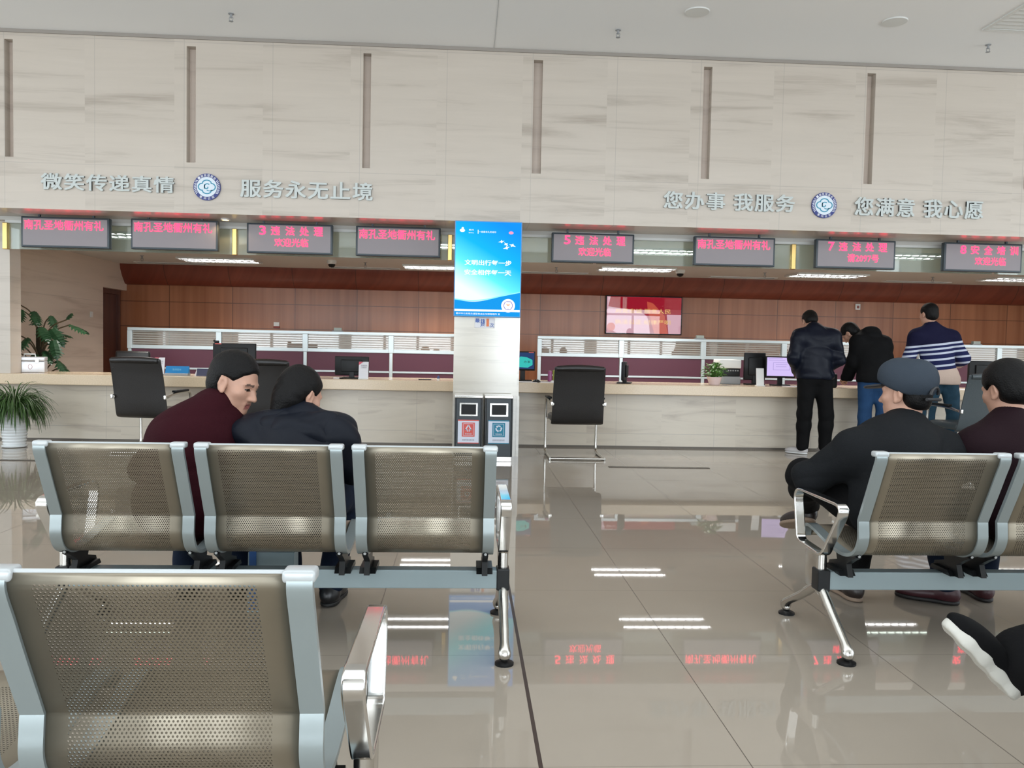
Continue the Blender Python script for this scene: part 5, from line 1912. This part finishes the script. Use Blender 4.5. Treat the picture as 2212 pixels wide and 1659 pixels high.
def face_mats(c, B, sc=1.0):
    c = V3(c)

    def fn(p):
        q = ((p - c) @ B.T) / sc
        x, y, z = np.abs(q[:, 0]), q[:, 1], q[:, 2]
        m = np.zeros(len(p), int)
        m[(np.hypot((x - 0.031) / 0.0135, (z - 0.000) / 0.0048) < 1) & (y > 0.06)] = 2
        m[(x < 0.019) & (y > 0.070) & (z < -0.054) & (z > -0.079)] = 1
        bz = 0.021 - 0.10 * (x - 0.030) ** 2 / 0.03
        m[(x > 0.014) & (x < 0.050) & (np.abs(z - bz) < 0.0042) & (y > 0.055)] = 3
        return m
    return fn


def shoe(name, a, t, parent, mats, up=(0, 0, 1), vox=0.006, sole=0.02, w=1.0):
    """shoe from ankle a to toe t (sole contact plane lies below the ankle along -up)"""
    a, t, up = V3(a), V3(t), unit(up)
    d = t - a
    d = unit(d - up * float(d @ up))
    B = np.stack([np.cross(d, up), d, up]).astype(f32)
    L = float((t - a) @ d)
    g = a - up * 0.088
    P = lambda x, y, z: g + V3((x, y, z)) @ B
    F = Field()
    F.u(el(P(0, -0.015, 0.045), (0.040 * w, 0.052, 0.050), B), 0.02)
    F.u(el(P(0, L * 0.45, 0.040), (0.043 * w, L * 0.5, 0.038), B), 0.03)
    F.u(el(P(0, L * 0.78, 0.034), (0.047 * w, L * 0.30 + 0.02, 0.031), B), 0.03)
    F.u(rc(P(0, -0.004, 0.06), P(0, -0.002, 0.105), 0.042 * w, 0.042 * w), 0.03)
    F.cut((lambda p, c0=P(0, 0, sole * 0.6), n=up: (p - c0) @ n, None, None), 0.004)
    up_o = F.build(name, mats[0], parent, vox)
    S = Field()
    S.u(el(P(0, L * 0.70, sole * 0.5), (0.051 * w, L * 0.36 + 0.02, 0.06), B), 0.02)
    S.u(el(P(0, 0.0, sole * 0.5), (0.043 * w, 0.064, 0.06), B), 0.02)
    S.u(el(P(0, L * 0.35, sole * 0.5), (0.040 * w, L * 0.45, 0.05), B), 0.02)
    if sole > 0.025:            # chunky outsole with a scalloped edge
        S.noise = lambda p: (0.0015 * np.sin((p - g) @ d * 95.0)).astype(f32)
    S.keep((lambda p, c0=P(0, 0, sole * 0.5), n=up: np.abs((p - c0) @ n) - sole * 0.5, None, None), 0.006)
    S.build('sole', mats[1], up_o, vox)
    return up_o


def knit_stripes():
    m, nt, p = new_mat('navy_knit_with_white_stripes')
    tc = N(nt, 'ShaderNodeTexCoord')
    sep = N(nt, 'ShaderNodeSeparateXYZ')
    nt.links.new(tc.outputs['Object'], sep.inputs[0])
    X, Y, Z = sep.outputs
    z = math_n(nt, 'SUBTRACT', Z, math_n(nt, 'MULTIPLY', math_n(nt, 'SUBTRACT', X, 5.45), 0.13))
    mask = None
    for c in (1.318, 1.268, 1.215, 1.145, 1.070):
        k = near(nt, z, c, 0.0115)
        mask = k if mask is None else math_n(nt, 'MAXIMUM', mask, k)
    up = math_n(nt, 'GREATER_THAN', z, 1.33)
    col = mixc(nt, up, (0.016, 0.020, 0.075), (0.010, 0.010, 0.032))
    col = mixc(nt, mask, col, (0.52, 0.56, 0.66))
    low = math_n(nt, 'LESS_THAN', z, 1.022)
    col = mixc(nt, low, col, (0.56, 0.43, 0.36))
    nt.links.new(col, p.inputs['Base Color'])
    p.inputs['Roughness'].default_value = 0.85
    p.inputs['Specular IOR Level'].default_value = 0.1
    n2 = N(nt, 'ShaderNodeTexNoise')
    n2.inputs['Scale'].default_value = 120
    nt.links.new(tc.outputs['Object'], n2.inputs['Vector'])
    b = N(nt, 'ShaderNodeBump')
    b.inputs['Strength'].default_value = 0.4
    b.inputs['Distance'].default_value = 0.006
    nt.links.new(n2.outputs['Fac'], b.inputs['Height'])
    nt.links.new(b.outputs['Normal'], p.inputs['Normal'])
    return m


CL = {
    'maroon': plain('maroon_knit_cloth', (0.026, 0.0036, 0.0066), 0.85, spec=0.10, bump=0.3, bscale=220),
    'maroon_dark': plain('dark_plum_jacket_cloth', (0.012, 0.0045, 0.007), 0.7, spec=0.10, bump=0.2, bscale=160),
    'navy_puffer': plain('navy_padded_nylon', (0.0062, 0.0080, 0.0135), 0.50, spec=0.15, bump=0.2, bscale=25),
    'navy_leather': plain('navy_leather_jacket', (0.0052, 0.0070, 0.0145), 0.40, spec=0.15, bump=0.2, bscale=30),
    'charcoal': plain('charcoal_wool_jacket', (0.0105, 0.0115, 0.013), 0.8, spec=0.10, bump=0.25, bscale=240),
    'black': plain('black_cloth', (0.0055, 0.0055, 0.006), 0.8, spec=0.10, bump=0.2, bscale=120),
    'denim': plain('blue_denim', (0.018, 0.052, 0.125), 0.75, spec=0.10, bump=0.2, bscale=140, var=0.5, vscale=9),
    'denim_teal': plain('faded_teal_denim', (0.026, 0.062, 0.095), 0.75, spec=0.10, bump=0.2, bscale=140, var=0.5, vscale=10),
    'denim_dark': plain('dark_navy_denim', (0.008, 0.014, 0.030), 0.75, spec=0.10, bump=0.2, bscale=140),
    'cap': plain('slate_cotton_cap', (0.036, 0.046, 0.060), 0.7, spec=0.10, bump=0.2, bscale=260),
    'cap_dark': plain('dark_cap_strap', (0.016, 0.016, 0.018), 0.5),
    'stripes': knit_stripes(),
}
SH = {
    'white': (plain('pale_grey_sneaker', (0.48, 0.46, 0.46), 0.6), plain('white_rubber_sole', (0.62, 0.62, 0.62), 0.5)),
    'black': (plain('black_shoe_leather', (0.008, 0.008, 0.009), 0.35), plain('black_rubber_sole', (0.006, 0.006, 0.006), 0.6)),
    'red': (plain('dark_red_shoe', (0.045, 0.010, 0.014), 0.45), plain('black_rubber_sole', (0.008, 0.006, 0.006), 0.6)),
    'brown': (plain('dark_shoe', (0.02, 0.013, 0.011), 0.4), plain('tan_sole', (0.25, 0.18, 0.13), 0.6)),
    'knit': (plain('black_knit_sneaker', (0.005, 0.005, 0.0055), 0.8, spec=0.1), plain('chunky_white_sole', (0.56, 0.55, 0.50), 0.55, bump=0.6, bscale=18)),
}


def person(label, J, Bh, vox=0.0075, top=None, trousers=None, shoes=None, hair=None, head_sc=1.0, belly=1.0, top_inf=0.022, sleeve=0.93, leg_to=0.97,
           top_amp=0.006, hem=None, collar=True, hands=None, group=None, open_mouth=False, seed=3, leg_inf=0.016, loose=0.0, toe_up=None):
    """body is one continuous mesh; hair and clothes are its children"""
    F = Field()
    torso_field(F, J, -0.012)
    hc = V3(J['head'])
    P = lambda x, y, z: hc + (V3((x, y, z)) * head_sc) @ Bh
    F.u(rc(V3(J['nek']) - V3((0, 0, 0.02)), P(0, -0.022, -0.055), 0.056 * head_sc, 0.052 * head_sc), 0.03)
    head_field(F, hc, Bh, head_sc, open_mouth)
    for q in 'LR':
        arm_field(F, J, q, -0.004)
        leg_field(F, J, q, -0.008)
        w, e = V3(J['w' + q]), V3(J['e' + q])
        hd = (hands or {}).get(q, (w - e, (0, 0, 1), 0.6))
        hand_field(F, w, hd[0], hd[1], 1 if q == 'R' else -1, hd[2])
        su = unit((toe_up or {}).get(q, (0, 0, 1)))
        F.u(rc(V3(J['a' + q]) - su * 0.02, V3(J['a' + q]) * 0.4 + V3(J['t' + q]) * 0.6 - su * 0.012, 0.030, 0.018), 0.03)
    body = F.build('person', [SKIN, LIPS, EYE, BROW], None, vox, face_mats(hc, Bh, head_sc))
    tag(body, label, 'person', group)
    # jacket
    G = Field()
    torso_field(G, J, top_inf, belly=belly)
    for q in 'LR':
        arm_field(G, J, q, top_inf * 0.85 + loose, sleeve)
    rt_ = unit(V3(J['hR']) - V3(J['hL']))
    G.u(rc(V3(J['hL']) + V3((0, 0, 0.03)) + rt_ * 0.02, V3(J['hR']) + V3((0, 0, 0.03)) - rt_ * 0.02, 0.100 + top_inf, 0.100 + top_inf), 0.05)
    if hem is not None:
        G.keep((lambda p, z=hem: z - p[:, 2], None, None), 0.01)
    nek = V3(J['nek'])
    if collar:
        G.u(rc(nek - V3((0, 0, 0.01)), nek * 0.72 + P(0, -0.025, -0.075) * 0.28, 0.074, 0.070), 0.035)
        ax = unit(P(0, -0.02, -0.06) - nek)
        G.cut(rc(nek + ax * 0.030, nek + ax * 0.2, 0.050, 0.060), 0.010)
    G.noise = folds(top_amp, seed)
    jk = G.build('jacket' if collar != 'sweater' else 'sweater', top, body, vox)
    # trousers
    if trousers is not None:
        T = Field()
        pel, che = V3(J['pel']), V3(J['pel']) * 0.45 + V3(J['nek']) * 0.55
        rt = unit(V3(J['sR']) - V3(J['sL']))
        up1 = unit(che - pel)
        T.u(el(pel, (0.158 + leg_inf * 0.6, 0.112 + leg_inf * 0.6, 0.115), basis(np.cross(up1, rt), up1)), 0.05)
        for q in 'LR':
            leg_field(T, J, q, leg_inf, leg_to)
        T.noise = folds(0.005, seed + 11, 24)
        T.build('trousers', trousers, body, vox)
    if shoes is not None:
        for q in 'LR':
            shoe('shoe', J['a' + q], J['t' + q], body, SH[shoes], (toe_up or {}).get(q, (0, 0, 1)), max(0.006, vox * 0.9))
    if hair:
        H = Field()
        hair(H, hc, Bh, head_sc)
        H.noise = folds(0.0022, seed + 5, 70, 0.0)
        H.build('hair', HAIR, body, min(vox, 0.006))
    return body, jk, P


# ---- seated man in maroon, turned to the right
J = dict(pel=(-1.13, 3.40, 0.535), nek=(-1.062, 3.57, 0.905), head=(-0.982, 3.615, 1.012), sL=(-1.215, 3.50, 0.785), sR=(-0.930, 3.64, 0.738), eL=(-1.375, 3.66, 0.64), eR=(-0.90, 3.80, 0.60),
         wL=(-1.215, 3.88, 0.585), wR=(-1.02, 3.93, 0.585), hL=(-1.22, 3.42, 0.505), hR=(-1.04, 3.42, 0.505), kL=(-1.26, 3.88, 0.50), kR=(-1.04, 3.88, 0.50), aL=(-1.28, 3.90, 0.09), aR=(-1.04, 3.90, 0.09), tL=(-1.30, 4.08, 0.03), tR=(-1.03, 4.08, 0.03), che=(-1.10, 3.50, 0.765))
Bh = basis((0.90, -0.30, -0.30), (0.10, 0.10, 1.0))
person('seated man in a maroon top leaning over and turning to his right, face visible', J, Bh, 0.0055, CL['maroon'], CL['denim_dark'], 'black', lambda F, c, B, s: short_hair(F, c, B, s, line=0.034, thick=1.15), head_sc=1.05, open_mouth=True, top_amp=0.004, seed=4, top_inf=0.028,
       hands={'L': ((0.6, 0.6, -0.2), (0, 0.2, 1), 0.5), 'R': ((-0.5, 0.6, -0.2), (0, 0.2, 1), 0.5)})

# ---- seated person in a navy padded jacket with tied back hair


def tied_hair(F, c, B, s):
    P = lambda x, y, z: V3(c) + (V3((x, y, z)) * s) @ B
    F.u(el(P(0, -0.022, 0.040), (0.088 * s, 0.104 * s, 0.092 * s), B), 0.02)
    F.u(el(P(0, -0.060, -0.020), (0.078 * s, 0.066 * s, 0.085 * s), B), 0.03)
    F.u(rc(P(0, -0.090, -0.05), P(0, -0.085, -0.14), 0.036, 0.03), 0.04)
    n_face = V3((0, 0.86, -0.50)) @ B
    F.cut((lambda p, c0=P(0, 0.042, 0.020), n=unit(n_face): -((p - c0) @ n), None, None), 0.014)
    for q in (-1, 1):
        F.cut(el(P(q * 0.088, 0.006, -0.030), (0.034 * s, 0.034 * s, 0.046 * s), B), 0.012)


J = dict(pel=(-0.74, 3.40, 0.535), nek=(-0.715, 3.60, 0.850), head=(-0.712, 3.655, 0.968), sL=(-0.885, 3.56, 0.800), sR=(-0.545, 3.56, 0.800), eL=(-0.93, 3.70, 0.60), eR=(-0.475, 3.62, 0.655),
         wL=(-0.80, 3.92, 0.60), wR=(-0.60, 3.86, 0.64), hL=(-0.83, 3.42, 0.505), hR=(-0.64, 3.42, 0.505), kL=(-0.83, 3.88, 0.50), kR=(-0.535, 3.86, 0.50), aL=(-0.80, 3.86, 0.09), aR=(-0.60, 3.80, 0.09), tL=(-0.80, 4.04, 0.03), tR=(-0.585, 3.98, 0.03), che=(-0.73, 3.49, 0.70))
Bh = basis((0.62, 0.72, -0.38), (0.06, -0.02, 1.0))
body, jk, P = person('seated person in a navy padded jacket with black tied back hair', J, Bh, 0.0055, CL['navy_puffer'], CL['denim_dark'], 'black', tied_hair, head_sc=0.97, top_amp=0.018, seed=9, top_inf=0.036,
                     hands={'L': ((0.5, 0.6, 0), (0, 0.2, 1), 0.6), 'R': ((-0.4, 0.7, -0.1), (0, 0.2, 1), 0.6)})
Hd = Field()
Hd.u(el((-0.705, 3.505, 0.855), (0.165, 0.055, 0.045), basis((0, 1, 0.3))), 0.03)
Hd.u(rc((-0.85, 3.54, 0.872), (-0.56, 3.54, 0.878), 0.030, 0.034), 0.03)
Hd.u(el((-0.70, 3.475, 0.78), (0.15, 0.05, 0.09), basis((0, 1, 0.4))), 0.04)
Hd.noise = folds(0.008, 21, 40)
Hd.build('hood', CL['navy_puffer'], body, 0.006)

# ---- seated man in a slate grey cap
J = dict(pel=(1.86, 3.40, 0.535), nek=(1.945, 3.56, 0.868), head=(1.965, 3.605, 1.022), sL=(1.690, 3.50, 0.765), sR=(2.125, 3.54, 0.765), eL=(1.545, 3.60, 0.640), eR=(2.20, 3.72, 0.62),
         wL=(1.66, 3.82, 0.62), wR=(2.05, 3.92, 0.60), hL=(1.77, 3.44, 0.505), hR=(1.95, 3.42, 0.505), kL=(1.615, 3.85, 0.615), kR=(1.96, 3.88, 0.50), aL=(1.78, 4.17, 0.40), aR=(1.905, 3.90, 0.09), tL=(1.745, 4.34, 0.33), tR=(1.90, 4.09, 0.03), che=(1.88, 3.47, 0.755))
Bh = basis((-0.58, 0.81, -0.02), (0.04, 0, 1.0))
body, jk, P = person('seated man in a slate grey cap and charcoal jacket looking to the left', J, Bh, 0.0055, CL['charcoal'], CL['black'], 'brown', lambda F, c, B, s: short_hair(F, c, B, s, nape=-0.065, thick=0.25), top_amp=0.008, seed=15, top_inf=0.036, head_sc=1.04,
                     hands={'L': ((0.4, 0.7, -0.1), (0, 0.2, 1), 0.5), 'R': ((-0.4, 0.7, -0.2), (0, 0.2, 1), 0.5)}, toe_up={'L': (0.25, 0.35, 0.9)})
C = Field()
C.u(el(P(0, -0.016, 0.050), (0.104, 0.126, 0.097), Bh), 0.02)
C.u(el(P(0, 0.040, 0.085), (0.086, 0.070, 0.062), Bh), 0.04)
C.u(rc(P(0, 0.03, 0.075), P(0, -0.05, 0.080), 0.075, 0.070), 0.03)
n_ = unit(V3((0, 0.40, -1.0)) @ Bh)
C.cut((lambda p, c0=P(0, 0, 0.012), n=n_: -((p - c0) @ n), None, None), 0.008)
C.noise = folds(0.004, 31, 30)
cap = C.build('cap', CL['cap'], body, 0.005)
Br = Field()
Br.u(el(P(0, 0.108, 0.030), (0.080, 0.072, 0.020), basis(V3((0, 1, -0.12)) @ Bh, Bh[2])), 0.01)
Br.keep((lambda p, c0=P(0, 0.108, 0.030), n=unit(V3((0, 0.14, 1.0)) @ Bh): np.abs((p - c0) @ n) - 0.006, None, None), 0.004)
Br.build('brim', CL['cap_dark'], cap, 0.0045)
mbs = MB()
arc = [P(0.034 * math.cos(a), -0.124 - 0.004 * math.sin(a), 0.000 + 0.030 * math.sin(a)) for a in [k * PI / 12 for k in range(13)]]
mbs.tube([tuple(map(float, q)) for q in arc], 0.008, 8)
mbs.tube([tuple(map(float, P(x, -0.130 + 2.6 * x * x, -0.020))) for x in (-0.06, -0.03, 0, 0.03, 0.06)], 0.0075, 8)
ob = mbs.build('strap', CL['cap_dark'], cap, True)

# ---- seated man in a dark plum jacket at the right edge
J = dict(pel=(2.42, 3.40, 0.535), nek=(2.405, 3.54, 0.885), head=(2.425, 3.60, 1.045), sL=(2.235, 3.50, 0.785), sR=(2.60, 3.50, 0.795), eL=(2.215, 3.70, 0.62), eR=(2.70, 3.68, 0.62),
         wL=(2.32, 3.93, 0.60), wR=(2.55, 3.93, 0.60), hL=(2.33, 3.42, 0.505), hR=(2.51, 3.42, 0.505), kL=(2.28, 3.87, 0.50), kR=(2.56, 3.87, 0.50), aL=(2.335, 3.84, 0.09), aR=(2.56, 3.90, 0.09), tL=(2.18, 3.955, 0.03), tR=(2.58, 4.08, 0.03), che=(2.41, 3.47, 0.755))
Bh = basis((-0.30, 0.90, -0.22), (0, 0, 1.0))
person('seated man in a dark plum jacket with thick black hair at the right edge', J, Bh, 0.006, CL['maroon_dark'], CL['denim_dark'], 'red', lambda F, c, B, s: short_hair(F, c, B, s, nape=-0.075, thick=1.7), top_amp=0.005, seed=22, top_inf=0.032,
       hands={'L': ((0.3, 0.8, -0.1), (0, 0.2, 1), 0.5), 'R': ((-0.3, 0.8, -0.1), (0, 0.2, 1), 0.5)})

# ---- person seated beyond the frame: only a raised black shoe shows
J = dict(pel=(1.75, 1.60, 0.535), nek=(1.76, 1.62, 1.00), head=(1.76, 1.66, 1.16), sL=(1.57, 1.60, 0.92), sR=(1.95, 1.60, 0.92), eL=(1.60, 1.72, 0.70), eR=(2.02, 1.72, 0.68),
         wL=(1.68, 1.93, 0.64), wR=(1.86, 1.97, 0.66), hL=(1.66, 1.63, 0.505), hR=(1.84, 1.63, 0.505), kL=(1.62, 2.02, 0.41), kR=(1.84, 2.04, 0.500), aL=(1.64, 1.76, 0.09), aR=(1.448, 2.03, 0.413), tL=(1.64, 1.95, 0.03), tR=(1.259, 2.02, 0.504))
Bh = basis((-0.1, 0.95, -0.1))
body, jk, P = person('person in black at the lower right edge showing only a black sneaker with white sole', J, Bh, 0.0075, CL['black'], CL['black'], None, lambda F, c, B, s: short_hair(F, c, B, s), seed=29, leg_to=0.99, leg_inf=0.034, toe_up={'R': (0.70, -0.10, 0.70)})
shoe('sneaker', J['aL'], J['tL'], body, SH['knit'], (0, 0, 1), 0.006, 0.03)
shoe('sneaker', J['aR'], J['tR'], body, SH['knit'], (0.70, -0.10, 0.70), 0.0045, 0.034, 1.05)

# ---- three men standing at the counter
J = dict(pel=(4.07, 9.46, 0.93), nek=(4.055, 9.50, 1.455), head=(4.055, 9.625, 1.555), sL=(3.875, 9.46, 1.370), sR=(4.265, 9.46, 1.370), eL=(3.800, 9.44, 1.13), eR=(4.335, 9.44, 1.13), wL=(3.93, 9.60, 0.97), wR=(4.21, 9.60, 0.97),
         hL=(3.975, 9.46, 0.88), hR=(4.165, 9.46, 0.88), kL=(3.965, 9.47, 0.47), kR=(4.215, 9.45, 0.47), aL=(3.965, 9.50, 0.09), aR=(4.225, 9.48, 0.09), tL=(3.84, 9.625, 0.03), tR=(4.250, 9.67, 0.03))
Bh = basis((0.05, 0.72, -0.70), (0.03, 0.3, 1.0))
person('man with bowed head in a navy jacket and black trousers standing at the counter', J, Bh, 0.009, CL['navy_leather'], CL['black'], 'white', lambda F, c, B, s: short_hair(F, c, B, s, nape=-0.07), top_amp=0.013, seed=41, top_inf=0.040, hem=0.885, leg_inf=0.026, belly=1.12,
       hands={'L': ((0.4, 0.7, -0.3), (0, 0.3, 1), 0.6), 'R': ((-0.4, 0.7, -0.3), (0, 0.3, 1), 0.6)}, group=None)
J = dict(pel=(4.77, 9.42, 0.93), nek=(4.72, 9.585, 1.40), head=(4.575, 9.68, 1.425), sL=(4.61, 9.54, 1.33), sR=(4.90, 9.52, 1.31), eL=(4.555, 9.55, 1.08), eR=(4.96, 9.50, 1.06), wL=(4.56, 9.70, 0.895), wR=(4.84, 9.68, 0.90),
         hL=(4.68, 9.44, 0.87), hR=(4.86, 9.44, 0.87), kL=(4.68, 9.46, 0.46), kR=(4.88, 9.42, 0.46), aL=(4.68, 9.46, 0.09), aR=(4.88, 9.40, 0.09), tL=(4.66, 9.65, 0.03), tR=(4.90, 9.60, 0.03), che=(4.77, 9.51, 1.22))
Bh = basis((-0.42, 0.52, -0.72), (-0.25, 0.2, 1.0))
body, jk, P = person('man in a black hooded top bending left over the counter in blue jeans', J, Bh, 0.009, CL['black'], CL['denim'], 'black', lambda F, c, B, s: short_hair(F, c, B, s, nape=-0.07), top_amp=0.006, seed=47, top_inf=0.036, hem=0.86, belly=1.1,
                     hands={'L': ((0.2, 0.9, -0.3), (0, 0.2, 1), 0.4), 'R': ((-0.2, 0.9, -0.3), (0, 0.2, 1), 0.4)})
Hd = Field()
Hd.u(el((4.765, 9.545, 1.435), (0.115, 0.075, 0.085), basis((0.1, 1, 0.2))), 0.03)
Hd.u(el((4.77, 9.50, 1.34), (0.125, 0.060, 0.11), basis((0.1, 1, 0.2))), 0.05)
Hd.noise = folds(0.005, 51, 30)
Hd.build('hood', CL['black'], body, 0.009)
J = dict(pel=(5.545, 9.38, 0.93), nek=(5.425, 9.42, 1.500), head=(5.400, 9.465, 1.665), sL=(5.235, 9.40, 1.400), sR=(5.655, 9.40, 1.395), eL=(5.160, 9.42, 1.14), eR=(5.800, 9.38, 1.16), wL=(5.25, 9.60, 1.03), wR=(5.80, 9.58, 1.07),
         hL=(5.435, 9.38, 0.86), hR=(5.640, 9.38, 0.86), kL=(5.42, 9.42, 0.45), kR=(5.70, 9.36, 0.46), aL=(5.42, 9.44, 0.09), aR=(5.64, 9.42, 0.09), tL=(5.40, 9.62, 0.03), tR=(5.66, 9.61, 0.03), che=(5.47, 9.40, 1.25))
Bh = basis((-0.28, 0.95, -0.12), (0, 0, 1.0))
person('man in a navy sweater with white stripes and jeans standing at the counter', J, Bh, 0.009, CL['stripes'], CL['denim_teal'], 'black', lambda F, c, B, s: short_hair(F, c, B, s, nape=-0.08, thick=1.1), top_amp=0.005, seed=55, top_inf=0.034, hem=0.855, sleeve=0.55, collar='sweater', belly=1.02,
       hands={'L': ((0.2, 0.8, -0.3), (0, 0.2, 1), 0.4), 'R': ((-0.2, 0.9, -0.1), (0, 0.2, 1), 0.4)})

t = thing('shoulder_bag', 'black bag on the counter edge in front of the man in the black hooded top', 'bag', (4.40, 9.83, CT))
MB().rbox(-0.09, 0.09, -0.05, 0.05, 0, 0.17, 0.02).build('body', MT['dark'], t, True)
MB().tube([(-0.06, 0, 0.165), (-0.045, 0, 0.23), (0.045, 0, 0.23), (0.06, 0, 0.165)], 0.006, 8).build('handle', MT['dark'], t, True)
